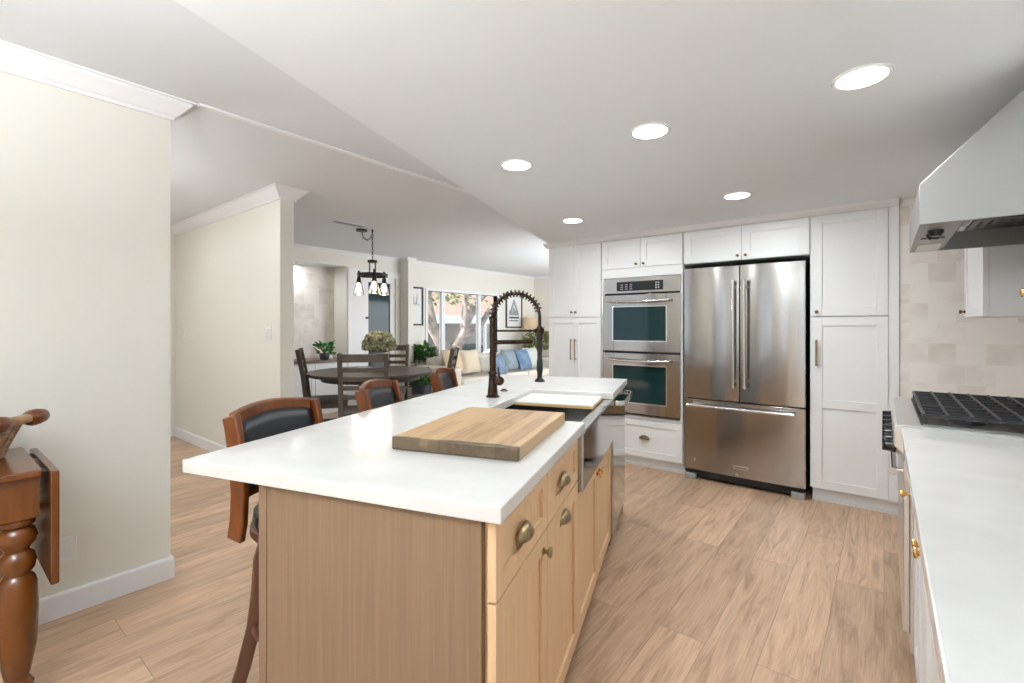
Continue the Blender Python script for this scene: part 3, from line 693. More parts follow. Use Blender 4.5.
for i, (x, y, dr_, l) in enumerate(spots):
    o = st if i == 0 else copy_tree(st)
    c, s = math.cos(ANG), math.sin(ANG); o.location = (IL[0]+c*x-s*y, IL[1]+s*x+c*y, 0); o.rotation_euler = (0, 0, ANG+math.radians(dr_))
    o['label'] = base_lab+l; o['group'] = 'bar stools along the island'

# ------------------------------------------------------------------ RANGE SIDE (counter X .05 .. .66)
ct = thing('range_side_countertop', 'white quartz countertop on the right wall before the range', 'countertop', (0, 0, 0))
MB().box(.05, .658, -1.6, 2.243, CB, CT).build('slab', M['quartz'], ct, bevel=.003)
def base_unit(y0, y1, label, group=None):
    t = thing('base_cabinet', label, 'cabinet', (.085, y1, 0), -PI/2, group)   # front faces -x ; local x runs toward -Y
    w = y1-y0
    MB().box(0, w, .021, .565, .10, CB-.002).build('body', M['cab'], t); MB().box(0, w, .07, .09, 0, .10).build('toe_kick', M['cab'], t)
    return t, w
t, w = base_unit(1.98, 2.24, 'narrow white base cabinet with one door next to the range')
a = put_door(t, .002, .105, w-.004, CB-.112, rail=.05); knob(a, .045, .585, M['gold'], .013, ln=.042)
t, w = base_unit(1.15, 1.98, 'white base cabinet whose two doors carry gold knobs side by side')
hw = w/2
a = put_door(t, .002, .105, .326, CB-.112, rail=.05); knob(a, .30, .592, M['gold'], .0155)
a = put_door(t, .330, .105, w-.332, CB-.112, rail=.05); knob(a, .03, .592, M['gold'], .0155)
t, w = base_unit(.2, 1.15, 'white base cabinet nearest the viewer under the right countertop')
put_door(t, .002, .105, w/2-.004, CB-.112, rail=.05); put_door(t, w/2+.002, .105, w/2-.004, CB-.112, rail=.05)
# range
t = thing('gas_range', 'stainless gas range with black cast iron grates under the hood', 'stove', (0, 2.25, 0))
RW = .86
MB().box(.075, .655, .004, RW, .09, .90).build('body', M['rangesteel'], t, bevel=.003)
MB().prism([(.028, .845), (.028, .915), (.036, .926), (.655, .926), (.655, .90), (.075, .90), (.075, .80)], RW-.004, 'y', .002).build('top_rail', M['rangesteel'], t, bevel=.003)
MB().box(.105, .645, .03, RW-.03, .9265, .931).build('cooktop_pan', mat('cooktop_steel', (.25, .25, .25), .3, 1.), t)
MB().box(.055, .075, .01, RW-.006, .16, .79).build('oven_door', M['rangesteel'], t, bevel=.004)
hb = MB().tube([(.005+.02, .02, .745), (.025, RW-.02, .745)], .014, 12)
for y in (.05, RW-.05): hb.tube([(.06, y, .745), (.025, y, .745)], .01, 8)
hb.build('oven_handle', M['steel2'], t, smooth=True)
MB().box(.14, .62, .02, RW-.02, 0, .09).build('base', M['dark'], t)
for k in range(6):
    y = .075+k*(RW-.15)/5
    kb = MB().lathe([(.028, .0), (.030, -.006), (.027, -.02), (.026, -.036), (.022, -.040), (.005, -.041)], 22, (0, 0, 0), 'x').box(-.046, -.034, -.005, .005, -.025, .025).build('control_knob', M['panel_black'], t, (.040, y, .835), smooth=True)
    MB().lathe([(.033, .012), (.034, .0), (.031, -.003)], 22, (0, 0, 0), 'x').build('bezel', M['steel2'], kb, smooth=True)
# three grates, six burners
for k in range(3):
    y0 = .035+k*.265; y1 = y0+.258; mb = MB(); z0, z1 = .955, .968; b_ = .009
    for x in (.115, .64): mb.box(x-b_/2, x+b_/2, y0, y1, z0, z1)
    for y in (y0+b_/2, y1-b_/2): mb.box(.115, .64, y-b_/2, y+b_/2, z0, z1)
    for q in range(1, 8): x = .115+.0656*q; mb.box(x-b_/2, x+b_/2, y0-.004, y1+.004, z0+.001, z1+.003)
    for y in (y0+.086, y0+.172): mb.box(.115, .64, y-b_/2, y+b_/2, z0-.001, z1-.001)
    for x in (.118, .375, .637):
        for y in (y0+.008, y1-.008): mb.box(x-.006, x+.006, y-.006, y+.006, .931, z0)
    gr = mb.build('grate', M['iron'], t, bevel=.002)
    for x in (.24, .51):
        bb = MB().lathe([(.052, .931), (.05, .940), (.04, .941), (.038, .948), (.006, .949)], 24, (x, y0+.129, 0)).build('burner', M['iron'], t, smooth=True)
# hood
t = thing('range_hood', 'stainless under ceiling range hood with sloped front above the range', 'range hood', (0, 2.24, 0))
HW = .83
prof = [(.10, 1.655), (.10, 1.80), (.43, ZK-.002), (.655, ZK-.002), (.655, 1.655)]
inn = [(.21, 1.655), (.215, 1.75), (.64, 1.83), (.64, 1.655)]
mb = MB()
mb.prism(prof, .012, 'y', 0); mb.prism(prof, .012, 'y', HW-.012)
mb.prism([(.10, 1.655), (.10, 1.80), (.43, ZK-.002), (.655, ZK-.002), (.655, ZK-.014), (.436, ZK-.014), (.112, 1.797), (.112, 1.667), (.21, 1.667), (.21, 1.655)], HW-.024, 'y', .012)
mb.box(.643, .655, .012, HW-.012, 1.655, ZK-.014)
mb.build('canopy_shell', M['hoodsteel'], t, bevel=.0015)
MB().box(.12, .21, .02, HW-.02, 1.667, 1.675).build('inner_lip', M['hoodsteel'], t)
MB().prism([(.215, 1.667), (.215, 1.78), (.643, 1.84), (.643, 1.83), (.225, 1.77), (.225, 1.667)], HW-.026, 'y', .013).build('cavity_lining', mat('dark_hood_lining', (.30, .30, .30), .4, 1.), t)
for k in range(3):
    mb = MB(); y0 = .02+k*.265
    for q in range(11):
        x = .24+q*.037; z = 1.745+(x-.215)*.14
        mb.box(x, x+.022, y0+.01, y0+.25, z-.004, z+.004)
    mb.box(.23, .64, y0, y0+.010, 1.735, 1.80); mb.box(.23, .64, y0+.25, y0+.26, 1.735, 1.80)
    mb.build('baffle_filter', M['steel2'], t)
for y in (.17, .26): MB().lathe([(.024, 1.655), (.024, 1.648), (.018, 1.636), (.014, 1.632)], 18, (.155, y, 0)).build('control_knob', M['panel_black'], t, smooth=True)
for x, y in ((.13, .36), (.16, .40), (.185, .36)): MB().lathe([(.010, 1.655), (.010, 1.650)], 14, (x, y, 0)).build('push_button', M['panel_black'], t)
MB().box(.12, .20, .56, .78, 1.651, 1.6552).build('lamp_cover', M['plastic'], t)
MB().tube([(.25, .10, 1.70), (.25, .30, 1.70)], .022, 12).build('vent_tube', M['panel_black'], t, smooth=True)
# wall cabinets
t = thing('wall_cabinet', 'white wall cabinet hanging beyond the range hood', 'cabinet', (.36, 3.70, 0), -PI/2)
MB().box(0, .63, .021, .298, 1.335, ZK-.003).build('body', M['cab'], t)
a = put_door(t, .002, 1.338, .626, ZK-1.345, rail=.05); knob(a, .03, .032, M['bronze'], .012)
t = thing('wall_cabinet', 'white wall cabinet on the near side of the range hood, its gold knob in view', 'cabinet', (.36, 2.235, 0), -PI/2)
MB().box(0, .80, .021, .298, 1.335, ZK-.003).build('body', M['cab'], t)
a = put_door(t, .002, 1.338, .398, ZK-1.345, rail=.05); 
knob(a, .13, .055, M['gold'], .014, ln=.032)
put_door(t, .402, 1.338, .396, ZK-1.345, rail=.05)

# ------------------------------------------------------------------ LEFT: gateleg table, basket
t = thing('drop_leaf_table', 'dark cherry drop leaf table with thick turned legs at left edge', 'table', (-2.50, -.22, 0))
# local: top x -.24..+.25, y -.5..+.49, z .80
MB().box(-.245, .25, -.5, .485, .776, .80).build('tabletop', M['cherry2'], t, bevel=.006, seg=3)
MB().box(-.20, .195, -.42, .40, .66, .775).build('apron', M['cherry2'], t)
for (lx, ly) in ((.17, .43), (-.17, .43), (.17, -.43), (-.17, -.43)):
    prof = [(.028, 0), (.035, .03), (.043, .06), (.030, .085), (.034, .10), (.050, .20), (.054, .32), (.052, .40), (.045, .425), (.034, .44), (.044, .455), (.049, .48), (.044, .505), (.031, .52), (.034, .53), (.046, .545), (.052, .565), (.045, .59), (.034, .602), (.045, .61), (.047, .625), (.04, .635)]
    MB().lathe(prof, 28, (lx, ly, 0)).box(lx-.05, lx+.05, ly-.05, ly+.05, .635, .775).build('leg', M['cherry2'], t, smooth=True)
lf = MB().box(-.245, .25, .503, .526, .395, .788).build('drop_leaf', M['cherry2'], t, bevel=.005, seg=3)
MB().box(-.22, -.14, .484, .505, .765, .772).box(.08, .16, .484, .505, .765, .772).build('hinge', M['iron'], t)
MB().box(-.012, .012, .40, .503, .60, .62).build('leaf_support', M['cherry2'], t)
t = thing('wicker_basket', 'wicker basket with wooden roller handle resting on the cherry table', 'basket', (-2.655, .045, .8005), math.radians(-42))
mb = MB()
for j in range(12):
    z = .006+j*.0105; ex_ = .11+.035*(j/11)**1.3; ey = .18+.06*(j/11)**1.3; zz = lambda a: z+ (max(0, math.sin(a))**2)*.02*(j/11)**2
    mb.tube([(ex_*math.cos(2*PI*i/36), ey*math.sin(2*PI*i/36), zz(2*PI*i/36)+.002*(-1)**(i+j)) for i in range(36)], .0062, 7, True)
for i in range(28):
    a = 2*PI*i/28
    mb.tube([(.11*math.cos(a), .18*math.sin(a), .004), (.125*math.cos(a), .205*math.sin(a), .06), (.146*math.cos(a), .242*math.sin(a), .12+max(0, math.sin(a))**2*.02)], .004, 6)
mb.lathe([(.11, .002), (.11, .01)], 30)
mb.build('woven_body', M['wicker'], t, smooth=True)
MB().tube([(-.075, .238, .140), (-.02, .24, .141)] + [(.02, .24, .141), (.075, .238, .140)], [.018, .018, .018, .018], 12).build('handle_bar', M['wicker'], t, smooth=True)
for s in (-1, 1):
    MB().lathe([(.016, -.050), (.026, -.038), (.031, -.01), (.031, .014), (.024, .030), (.010, .040)], 16, (s*.082, .238, .140), 'x').build('handle_knob', M['cherry'], t, smooth=True)

def plate(name, label, loc, facing, rockers=0, cat='light switch'):
    rz = {'-y': 0, '+x': PI/2}[facing]
    t = thing(name, label, cat, loc, rz)
    w = .035 if rockers < 2 else .058
    MB().box(-w, w, -.006, 0, -.058, .058).build('cover_plate', M['plastic'], t, bevel=.002)
    if rockers:
        for i in range(rockers):
            x = (i-(rockers-1)/2)*.046; MB().box(x-.016, x+.016, -.010, -.005, -.033, .033).build('rocker', M['white_mat'], t, bevel=.0015)
    else:
        for z in (.02, -.02): MB().lathe([(.016, -.008), (.016, -.004)], 20, (0, 0, z), 'y').build('socket', M['white_mat'], t)
plate('wall_switch', 'single white wall switch at the far left of the hall wall', (-6.22, 1.87, 1.22), '-y', 1)
plate('wall_switch', 'double white wall switch near the corner of the hall wall', (-4.15, 1.87, 1.23), '-y', 2)
plate('wall_outlet', 'white outlet low on the cream wall beside the cherry table', (-2.87, .41, .29), '+x', 0, 'outlet')
# ceiling vent
t = thing('ceiling_vent', 'dark slotted air vent in the ceiling near the chandelier', 'vent', (-4.72, 3.0, ZC))
mb = MB(); mb.box(-.06, .06, -.20, -.19, -.008, 0); mb.box(-.06, .06, .19, .20, -.008, 0); mb.box(-.06, -.05, -.2, .2, -.008, 0); mb.box(.05, .06, -.2, .2, -.008, 0); mb.build('frame', M['white_mat'], t)
MB().box(-.05, .05, -.19, .19, -.002, -.0005).build('backing', M['dark'], t)
mb = MB()
for k in range(6): mb.box(-.043+k*.0165, -.037+k*.0165, -.19, .19, -.007, -.001)
mb.build('slats', M['pot'], t)

# ------------------------------------------------------------------ DINING AREA
TC = (-4.75, 3.33)
struct_rug = None
t = thing('dining_rug', 'blue patterned rug under the round dining table', 'rug', (TC[0], TC[1], 0))
MB().box(-1.25, 1.15, -1.15, 1.3, .0, .008).build('rug_pile', M['rug'], t)
t = thing('dining_table', 'round grey brown wood dining table with pedestal base', 'table', (TC[0], TC[1], .008))
MB().lathe([(.01, .712), (.69, .712), (.715, .722), (.72, .74), (.71, .752), (.01, .752)], 64).build('tabletop', M['graywood'], t, smooth=True)
MB().lathe([(.01, .655), (.56, .655), (.56, .712), (.01, .712)], 48).build('apron', M['graywood'], t)
MB().lathe([(.12, .05), (.10, .09), (.075, .14), (.10, .25), (.115, .36), (.08, .46), (.07, .50), (.11, .53), (.16, .6), (.16, .655)], 28).build('pedestal', M['graywood'], t, smooth=True)
for k in range(4):
    a = PI/4+k*PI/2; c, s = math.cos(a), math.sin(a)
    MB().strip([(.06*c, .06*s, .10), (.25*c, .25*s, .075), (.42*c, .42*s, .03)], .06, .07, (-s, c, 0)).build('foot', M['graywood'], t, bevel=.008)
def dchair():
    t = thing('dining_chair', '', 'chair')   # local +x forward
    MB().box(-.21, .22, -.225, .225, .445, .475).build('seat', M['graywood'], t, bevel=.008, seg=3)
    MB().box(-.19, .20, -.205, .205, .385, .445).build('seat_apron', M['graywood'], t)
    for s in (-1, 1):
        MB().box(.175, .215, s*.20-.022, s*.20+.022, 0, .445).build('front_leg', M['graywood'], t, bevel=.004)
        MB().strip([(-.215, s*.205, 0), (-.20, s*.205, .3), (-.205, s*.205, .48), (-.235, s*.205, .75), (-.29, s*.205, 1.03)], .04, .045, (0, 1, 0)).build('back_post', M['graywood'], t, bevel=.004)
        MB().box(-.19, .19, s*.20-.011, s*.20+.011, .17, .20).build('stretcher', M['graywood'], t)
    for i, (z, h) in enumerate(((.985, .075), (.875, .042), (.79, .042), (.705, .042), (.62, .042))):
        f = (z-.48)/.55; x = -.205-.085*f**1.4
        pts = [(x-.015*math.sin(PI*k/8), -.19+.38*k/8, z) for k in range(9)]
        MB().strip(pts, h, .018).build('back_slat' if i else 'top_rail', M['graywood'], t, bevel=.003)
    return t
ch = dchair()
def world(px, d):    # a place at a distance along a bearing from the viewer
    a = (px-512)/FPX
    return (-math.sin(YAW)*d+math.cos(YAW)*a*d, math.cos(YAW)*d+math.sin(YAW)*a*d)
cs = [((-4.92, 2.86), 58, 'grey brown ladder back dining chair seen side on next to the hall wall corner'),
      ((-3.98, 2.72), 141, 'grey brown ladder back dining chair with its back to the island, before the table'),
      ((-5.09, 3.803), -51.6, 'grey brown ladder back dining chair behind the table beside the hydrangea'),
      ((-4.06, 3.62), 218+180-180, 'grey brown dining chair at the right side of the table, behind the farthest bar stool')]
for i, (p, a, l) in enumerate(cs):
    o = ch if i == 0 else copy_tree(ch)
    o.location = (p[0], p[1], .008); o.rotation_euler = (0, 0, math.radians(a)); o['label'] = l; o['group'] = 'ladder back chairs around the dining table'
# hydrangea on table
t = thing('hydrangea_arrangement', 'dried green hydrangea bouquet in grey pot on the round table', 'flowers', (-4.73, 3.42, .762))
MB().lathe([(.07, 0), (.085, .02), (.11, .12), (.12, .22), (.11, .23), (.10, .225)], 24).build('pot', M['pot'], t, smooth=True)
mb = MB()
for k in range(260):
    th = random.uniform(0, 2*PI); ph = math.acos(random.uniform(-.35, 1)); r = .185*random.uniform(.85, 1.05)
    c = (r*math.sin(ph)*math.cos(th), r*math.sin(ph)*math.sin(th), .30+.85*r*math.cos(ph))
    mb.blob(c, random.uniform(.018, .03), 1, .25)
mb.blob((0, 0, .30), .16, 2, .05, (1, 1, .82))
mb.build('flower_heads', M['hyd'], t)
# low tray / placemat
t = thing('folded_placemat', 'grey folded placemat lying on the far side of the round table', 'placemat', (-4.99, 3.45, .762), .6)
MB().box(-.16, .16, -.10, .10, 0, .008).box(-.15, .15, -.095, .095, .008, .014).build('cloth', M['pot'], t, bevel=.002)

# chandelier
t = thing('chandelier', 'black iron chandelier with three glass shades swagged over the dining table', 'chandelier', (-4.78, 3.36, 0))
MB().lathe([(.065, ZC-.022), (.065, ZC-.004), (.05, ZC)], 24, (-.10, -.08, 0)).build('canopy', M['iron'], t, smooth=True)
def chain(pts, name, t):
    mb = MB(); S_ = along(pts, max(4, int(sum((Vector(b)-Vector(a)).length for a, b in zip(pts[:-1], pts[1:]))/.028)))
    for k, (p, d) in enumerate(S_[:-1]):
        side = d.cross(Vector((.3, 1, .2))).normalized() if k % 2 else d.cross(d.cross(Vector((.3, 1, .2)))).normalized()
        mb.tube([p+d*.019*math.cos(2*PI*i/10)+side*.009*math.sin(2*PI*i/10) for i in range(10)], .0028, 5, True)
    return mb.build(name, M['iron'], t, smooth=True)
chain([(-.10, -.08, ZC-.03), (-.085, -.068, ZC-.10), (-.05, -.04, ZC-.125), (-.015, -.012, ZC-.10), (0, 0, ZC-.04)], 'swag_chain', t)
chain([(0, 0, ZC-.02), (0, 0, 2.07)], 'drop_chain', t)
MB().lathe([(.008, ZC-.04), (.012, ZC)], 10).build('ceiling_hook', M['iron'], t, smooth=True)
mb = MB(); mb.lathe([(.055, 2.045), (.058, 2.055), (.055, 2.072), (.02, 2.078)], 24)
for a in (.3, .3+PI): mb.tube([(.042*math.cos(a), .042*math.sin(a), 2.05), (.042*math.cos(a), .042*math.sin(a), 1.90)], .007, 8)
mb.build('hub', M['iron'], t, smooth=True)
MB().strip([(.17*math.cos(2*PI*i/40), .17*math.sin(2*PI*i/40), 1.895) for i in range(41)], .035, .012).box(-.17, .17, -.012, .012, 1.885, 1.905).build('ring_frame', M['iron'], t, smooth=True)
for a in (200, 320, 80):
    ar = math.radians(a+12); x, y = .17*math.cos(ar), .17*math.sin(ar)
    sk = MB().lathe([(.012, 1.95), (.016, 1.93), (.014, 1.88), (.024, 1.86), (.026, 1.82), (.03, 1.803)], 16, (x, y, 0)).build('lamp_socket', M['iron'], t, smooth=True)
    pl = bpy.data.lights.new('bulb_light', 'POINT'); pl.energy = 4; pl.color = (1, .86, .68); pl.shadow_soft_size = .03
    po = bpy.data.objects.new('bulb_light', pl); COL.objects.link(po); po.parent = t; po.location = (x, y, 1.65)
    MB().lathe([(.028, 1.822), (.034, 1.80), (.052, 1.73), (.062, 1.665), (.060, 1.662), (.050, 1.73), (.032, 1.80)], 24, (x, y, 0)).build('glass_shade', M['glass'], t, smooth=True)
    MB().lathe([(.008, 1.803), (.012, 1.79), (.024, 1.75), (.026, 1.725), (.018, 1.70), (.005, 1.69)], 16, (x, y, 0)).build('bulb', M['bulb'], t, smooth=True)

# niche cabinet with dark top, plant
t = thing('niche_cabinet', 'white low cabinet with dark wood top under the tiled niche', 'cabinet', (XW-.332, 2.0, 0))
MB().box(0, .44, .0, 2.06, .755, .80).build('wood_top', M['darkwood'], t, bevel=.004)
MB().box(0, .38, .0, 2.06, 0, .755).build('body', M['cab'], t)
for i in range(4):
    a = shaker(.50, .62, .02, .05).build('door', M['cab'], t, (.40, .03+i*.51, .10), PI/2, bevel=.0015); knob(a, .46 if i % 2 == 0 else .04, .46, M['iron'], .014)
t = thing('potted_plant', 'small green leafy plant in a dark pot on the niche top', 'plant', (-6.30, 3.62, .80))
MB().lathe([(.04, 0), (.06, .02), (.07, .07), (.062, .10), (.05, .098)], 20).build('pot', M['potdark'], t, smooth=True)
def leaves(n, R_, h, L, wd, z0=.08, droop=.3, sc=(1, 1)):
    mb = MB()
    for k in range(n):
        a = random.uniform(0, 2*PI); r = R_*math.sqrt(random.random()); z = z0+h*random.random()
        c = Vector((r*math.cos(a)*sc[0], r*math.sin(a)*sc[1], z)); d = Vector((math.cos(a+random.uniform(-.8, .8)), math.sin(a+random.uniform(-.8, .8)), random.uniform(-droop, 1))).normalized()
        s = d.cross(Vector((0, 0, 1))); s = s.normalized() if s.length > .01 else Vector((1, 0, 0)); l = L*random.uniform(.7, 1.2); w = wd*random.uniform(.7, 1.2); up = s.cross(d)*w*.25
        p = [c, c+d*l*.3+s*w*.45+up, c+d*l*.7+s*w*.35+up, c+d*l, c+d*l*.7-s*w*.35+up, c+d*l*.3-s*w*.45+up]; mid = c+d*l*.5-up*.3
        v = [mb.bm.verts.new(q) for q in p]; m_ = mb.bm.verts.new(mid)
        for i in range(6): mb.bm.faces.new((v[i], v[(i+1) % 6], m_))
    return mb
def stems(n, R_, h, z0):
    mb = MB()
    for k in range(n):
        a = 2*PI*k/n; mb.tube([(0, 0, z0), (R_*.4*math.cos(a), R_*.4*math.sin(a), z0+h*.5), (R_*math.cos(a), R_*math.sin(a), z0+h)], .004, 5)
    return mb
leaves(46, .11, .14, .09, .06).build('foliage', M['leaf2'], t); stems(7, .08, .16, .08).build('stems', M['leaf'], t)
t = thing('white_figurine', 'small white figurine behind the plant on the niche top', 'figurine', (-6.62, 3.90, .80))
MB().lathe([(.03, 0), (.035, .02), (.022, .05), (.03, .10), (.034, .14), (.018, .17), (.022, .19), (.024, .21), (.012, .235), (.003, .24)], 20).build('body', M['white_mat'], t, smooth=True)

# ------------------------------------------------------------------ LIVING AREA
t = thing('plant_stand', 'slim dark metal stand under the white potted plant by the pilaster', 'stand', (-6.24, 5.42, 0))
mb = MB(); mb.box(-.15, .15, -.15, .15, .52, .54)
for a in (-.13, .13):
    for b_ in (-.13, .13): mb.box(a-.01, a+.01, b_-.01, b_+.01, 0, .52)
mb.build('frame', M['iron'], t)
t = thing('potted_plant', 'bushy green plant in a white pot beneath the framed print by the window', 'plant', (-6.24, 5.42, .54))
MB().lathe([(.09, 0), (.12, .02), (.14, .15), (.145, .17), (.12, .165)], 24).build('pot', M['potwhite'], t, smooth=True)
leaves(150, .15, .26, .14, .07, .12, .5).build('foliage', M['leaf'], t); stems(9, .14, .3, .1).build('stems', M['leaf'], t)
def frame_pic(name, label, y0, y1, z0, z1, art):
    t = thing(name, label, 'picture', (XW, (y0+y1)/2, z0), PI/2)
    w = (y1-y0)/2; h = z1-z0; b_ = .028
    MB().box(-w, -w+b_, -.03, 0, 0, h).box(w-b_, w, -.03, 0, 0, h).box(-w+b_, w-b_, -.03, 0, 0, b_).box(-w+b_, w-b_, -.03, 0, h-b_, h).build('frame', M['iron'], t, bevel=.002)
    MB().box(-w+b_, w-b_, -.012, -.004, b_, h-b_).build('print', M['paper'], t)
    art(t, w, h)
def art1(t, w, h):
    mb = MB()
    for k in range(14):
        a = -.06+.012*k; z = h*.55+.12*math.sin(k*.9)
        mb.tube([(a*.5, -.0125, h*.55), (a*1.2, -.0125, z+.08)], .003, 5)
    mb.build('drawing', M['ink2'], t)
def art2(t, w, h):
    mb = MB(); mb.prism([(-w*.55, h*.42), (0, h*.86), (w*.55, h*.42), (w*.32, h*.42), (0, h*.70), (-w*.32, h*.42)], .001, 'y', -.0135); mb.prism([(-w*.2, h*.42), (0, h*.62), (w*.2, h*.42)], .001, 'y', -.0135)
    for k in range(5): mb.box(-w*.6+k*w*.25, -w*.52+k*w*.25, -.0135, -.0125, h*.42, h*(.5+.03*(k % 3)))
    mb.box(-w*.6, w*.6, -.0135, -.0125, h*.36, h*.43)
    mb.build('drawing', M['ink2'], t)
    MB().box(-w*.6, w*.6, -.0135, -.0125, h*.27, h*.32).box(-w*.6, w*.5, -.0135, -.0125, h*.19, h*.22).build('caption_band', M['ink'], t)
frame_pic('framed_print', 'black framed print partly hidden by the pilaster left of the window', 5.26, 5.62, 1.30, 1.98, art1)
frame_pic('framed_print', 'black framed grey mountain print right of the window behind the faucet', 7.98, 8.56, 1.25, 2.02, art2)
# sofa
t = thing('sofa', 'cream fabric sofa below the living room window', 'sofa', (-5.62, 6.55, 0))
mb = MB(); mb.box(-.42, .42, -1.25, 1.45, .08, .30); mb.build('base', M['cream_fab'], t, bevel=.03, seg=4, smooth=True)
MB().box(-.47, -.22, -1.25, 1.45, .22, .76).build('backrest', M['cream_fab'], t, bevel=.07, seg=5, smooth=True)
for s, y in ((-1, -1.36), (1, 1.56)): MB().box(-.45, .43, y-.12, y+.12, .06, .64).build('armrest', M['cream_fab'], t, bevel=.05, seg=5, smooth=True)
for i in range(3): 
    MB().box(-.24, .42, -1.23+i*.893, -.36+i*.893, .30, .45).build('seat_cushion', M['cream_fab'], t, bevel=.045, seg=4, smooth=True)
    MB().box(-.32, -.10, -1.22+i*.893, -.37+i*.893, .44, .79).build('back_cushion', M['cream_fab'], t, bevel=.08, seg=5, smooth=True)
for x in (-.38, .36):
    for y in (-1.3, 1.5): MB().box(x-.025, x+.025, y-.025, y+.025, 0, .08).build('leg', M['darkwood'], t)
def pillow(label, loc, rz, tilt, m, s=.21, gr=None):
    t = thing('throw_pillow', label, 'pillow', loc, rz, gr)
    mb = MB(); N = 10; g = []
    for sd in (1, -1):
        gg = []
        for j in range(N+1):
            row = []
            for i in range(N+1):
                u, v = 2*i/N-1, 2*j/N-1; th = .075*max(0, (1-u**4))**.5*max(0, (1-v**4))**.5
                k = 1-.08*(1-abs(u))*(abs(v)) - .08*(1-abs(v))*abs(u)
                x = sd*th; y = u*s*k; z = v*s*k
                x, z = x*math.cos(tilt)-z*math.sin(tilt), x*math.sin(tilt)+z*math.cos(tilt)
                row.append(mb.bm.verts.new((x, y, z)))
            gg.append(row)
        g.append(gg)
    for gg in g:
        for j in range(N):
            for i in range(N): mb.bm.faces.new((gg[j][i], gg[j][i+1], gg[j+1][i+1], gg[j+1][i]))
    bmesh.ops.remove_doubles(mb.bm, verts=mb.bm.verts, dist=1e-4)
    mb.build('pillow_cover', m, t, smooth=True)
pillow('beige throw pillow at the near end of the cream sofa', (-5.58, 5.48, .70), .1, .35, M['beige_fab'], .22)
pillow('tan throw pillow leaning beside the beige one on the sofa', (-5.52, 5.83, .69), -.15, .35, mat('light_tan_fabric', (.66, .56, .43), .9), .21)
pillow('steel blue throw pillow near the sofa arm, left of the faucet column', (-5.22, 6.22, .62), .2, .4, M['blue_fab'], .19)
pillow('slate grey throw pillow on the sofa behind the faucet', (-5.42, 6.78, .67), 0, .35, M['slate_fab'], .20)
pillow('bright blue throw pillow on the sofa behind the faucet arch', (-5.34, 7.10, .66), .1, .38, mat('bright_blue_fabric', (.12, .19, .30), .9, noise=.25, nscale=12), .20)
pillow('pale grey green throw pillow at the right end of the sofa', (-5.44, 7.48, .67), -.1, .35, mat('sage_fabric', (.45, .48, .44), .9), .21)
# end table, lamp, big plant
t = thing('end_table', 'dark wood end table in the living room corner holding the lamp', 'table', (-6.08, 8.60, 0))
MB().box(-.32, .32, -.32, .32, .56, .60).build('top', M['darkwood'], t, bevel=.004)
for a in (-.21, .21):
    for b_ in (-.21, .21): MB().box(a-.02, a+.02, b_-.02, b_+.02, 0, .56).build('leg', M['darkwood'], t)
t = thing('table_lamp', 'table lamp with tan drum shade in the living room corner', 'lamp', (-6.25, 8.55, .60))
MB().lathe([(.07, 0), (.07, .015), (.025, .03), (.04, .10), (.06, .18), (.04, .30), (.012, .42), (.012, .70)], 20).build('base', M['bronze'], t, smooth=True)
MB().lathe([(.16, .62), (.14, .88), (.137, .88), (.157, .62)], 28).build('lamp_shade', M['lampshade'], t, smooth=True)
MB().lathe([(.01, .70), (.03, .73), (.03, .77), (.01, .80)], 14).build('bulb', M['bulb'], t, smooth=True)
t = thing('large_houseplant', 'yellow green houseplant on the end table seen behind the faucet spray head', 'plant', (-5.93, 8.38, .60))
MB().lathe([(.07, 0), (.09, .02), (.11, .14), (.115, .16), (.10, .155)], 24).build('pot', M['potdark'], t, smooth=True)
leaves(220, .26, .40, .15, .06, .16, .5, (1, 1)).build('foliage', M['leaf3'], t); stems(14, .2, .4, .14).build('stems', M['leaf'], t)
t = thing('trailing_plant', 'small dark green plant between the dining table and the sofa', 'plant', (-5.55, 4.78, 0))
MB().lathe([(.10, 0), (.13, .03), (.15, .36), (.155, .40), (.13, .39)], 24).build('pot', M['potdark'], t, smooth=True)
leaves(90, .12, .20, .14, .07, .38, .5).build('foliage', M['leaf'], t)

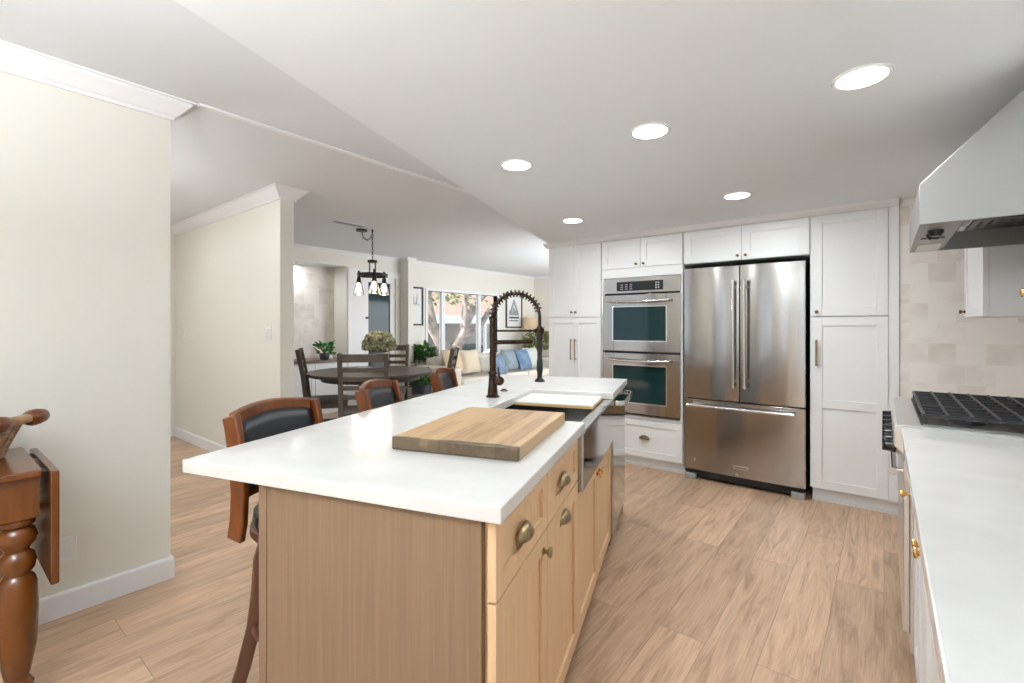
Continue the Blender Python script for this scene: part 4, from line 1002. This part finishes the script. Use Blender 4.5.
# ------------------------------------------------------------------ OUTSIDE
struct(MB().box(-60, XW-.5, -30, 70, -.95, -.9).build('ground', M['ground']))
struct(MB().box(-60, XR+40, -60, YB-.6, -.95, -.9).build('ground_rear', M['ground']))
def tree():
    t = thing('sycamore_tree', 'mottled pale bark tree with spreading limbs outside the window', 'tree', (-10.2, 9.6, -.9))
    mb = MB()
    mb.tube([(0, 0, 0), (.1, .05, .9), (.0, .1, 1.5), (-.15, -.25, 2.1), (-.1, -.45, 2.7), (-.3, -.4, 3.6)], [.30, .24, .21, .16, .14, .11], 12)
    mb.tube([(.05, .07, 1.0), (.1, .45, 1.5), (0, .75, 1.9), (.05, 1.05, 2.5), (.0, 1.5, 3.0), (.1, 2.2, 3.5)], [.20, .18, .16, .15, .12, .08], 12)
    mb.tube([(.0, .75, 1.9), (.3, 1.3, 2.2), (.3, 1.7, 2.65), (.2, 2.3, 3.1)], [.13, .10, .09, .06], 10)
    mb.tube([(.05, .3, 1.4), (.3, .6, 2.1), (.2, .7, 2.9), (.3, .9, 3.5)], [.11, .10, .09, .07], 10)
    mb.tube([(-.15, -.25, 2.1), (.0, -.7, 2.5), (.1, -1.2, 3.1)], [.12, .10, .07], 10)
    mb.build('trunk', M['bark'], t, smooth=True)
    m = MB()
    for k in range(900):
        c = Vector((random.uniform(-1.4, .6), random.uniform(-1.6, 2.6), random.uniform(2.9, 4.4))); d = Vector((random.uniform(-1, 1), random.uniform(-1, 1), random.uniform(-1, .4))).normalized()*.13; s = d.cross(Vector((.2, .3, 1))).normalized()*.07
        m.quad(c, c+d*.5+s, c+d, c+d*.5-s)
    m.build('foliage', mat('sycamore_leaf', (.17, .22, .07), .6, noise=.4, nscale=3), t)
tree()
t = thing('spiky_shrub', 'dark spiky shrub at the foot of the tree outside', 'shrub', (-9.2, 8.35, -.9))
mb = MB()
for k in range(160):
    a = random.uniform(0, 2*PI); e_ = random.uniform(.1, 1.4); d = Vector((math.cos(a)*math.cos(e_), math.sin(a)*math.cos(e_), math.sin(e_)))
    s = d.cross(Vector((0, 0, 1))).normalized()*.02; c = Vector((0, 0, 1.3))
    mb.quad(c-s, c+s, c+d*.42+s*.1, c+d*.42-s*.1)
mb.tube([(0, 0, 0), (0, 0, 1.3)], .06, 8)
mb.build('blades', mat('shrub_blade', (.10, .09, .06), .7), t)
t = thing('neighbour_house', 'neighbouring house with tan roof and white carport outside the window', 'house', (-17.5, 15.5, -.9))
MB().box(-6, 0, -8, 12, 0, 2.7).build('walls', M['house'], t)
MB().prism([(-7, 2.7), (1.0, 2.7), (-3, 4.4)], 22, 'y', -9).build('roof', M['roof'], t)
MB().box(.8, 4.2, -4, 3.2, 2.30, 2.62).build('carport_roof', M['potwhite'], t)
for y in (-3.8, -.4, 3.0): MB().box(4.0, 4.12, y-.06, y+.06, 0, 2.3).build('carport_post', M['potwhite'], t)
w_ = MB().box(0, .04, -1.6, -.2, 1.1, 2.1).build('window', M['potwhite'], t); MB().box(.03, .05, -1.5, -.3, 1.2, 2.0).build('pane', mat('green_grey_glass', (.12, .18, .14), .2), w_)
mb = MB().prism([(1.6, .2), (4.6, 1.9), (4.6, 1.3), (1.6, -.0)], .08, 'y', 2.9)
t2 = thing('stair_rail', 'white diagonal stair rail before the neighbouring carport', 'railing', (-12.0, 13.7, -.9), .9)
m2 = MB().tube([(-1.2, 0, .5), (1.2, 0, 1.9)], .08, 8)
for k in range(9): m2.tube([(-1.2+k*.3, 0, 0), (-1.2+k*.3, 0, .5+k*.175)], .03, 6)
m2.build('rail', M['potwhite'], t2)
mb.bm.free()
# car
t = thing('parked_car', 'dark parked car under the neighbouring carport', 'car', (-14.6, 14.6, -.9), 1.35)
prof = [(-2.1, .35), (-2.15, .75), (-1.6, .95), (-1.0, 1.0), (-.5, 1.42), (.6, 1.45), (1.3, 1.05), (2.05, .95), (2.15, .6), (2.1, .3)]
MB().prism(prof, 1.7, 'y', -.85).build('body', M['carpaint'], t, bevel=.08, seg=3, smooth=True)
MB().prism([(-.85, 1.02), (-.45, 1.37), (.55, 1.40), (1.1, 1.06)], 1.72, 'y', -.86).build('windows', M['glass_black'], t)
for x in (-1.35, 1.35):
    for y in (-.86, .70): 
        w = MB().lathe([(.10, y-.0), (.33, y-.0), (.34, y+.08), (.33, y+.16), (.10, y+.16)], 24, (x, 0, .34), 'y').build('wheel', M['tyre'], t, smooth=True)
        MB().lathe([(.02, y-.01), (.2, y-.01), (.2, y+.17), (.02, y+.17)], 20, (x, 0, .34), 'y').build('rim', M['steel2'], w)
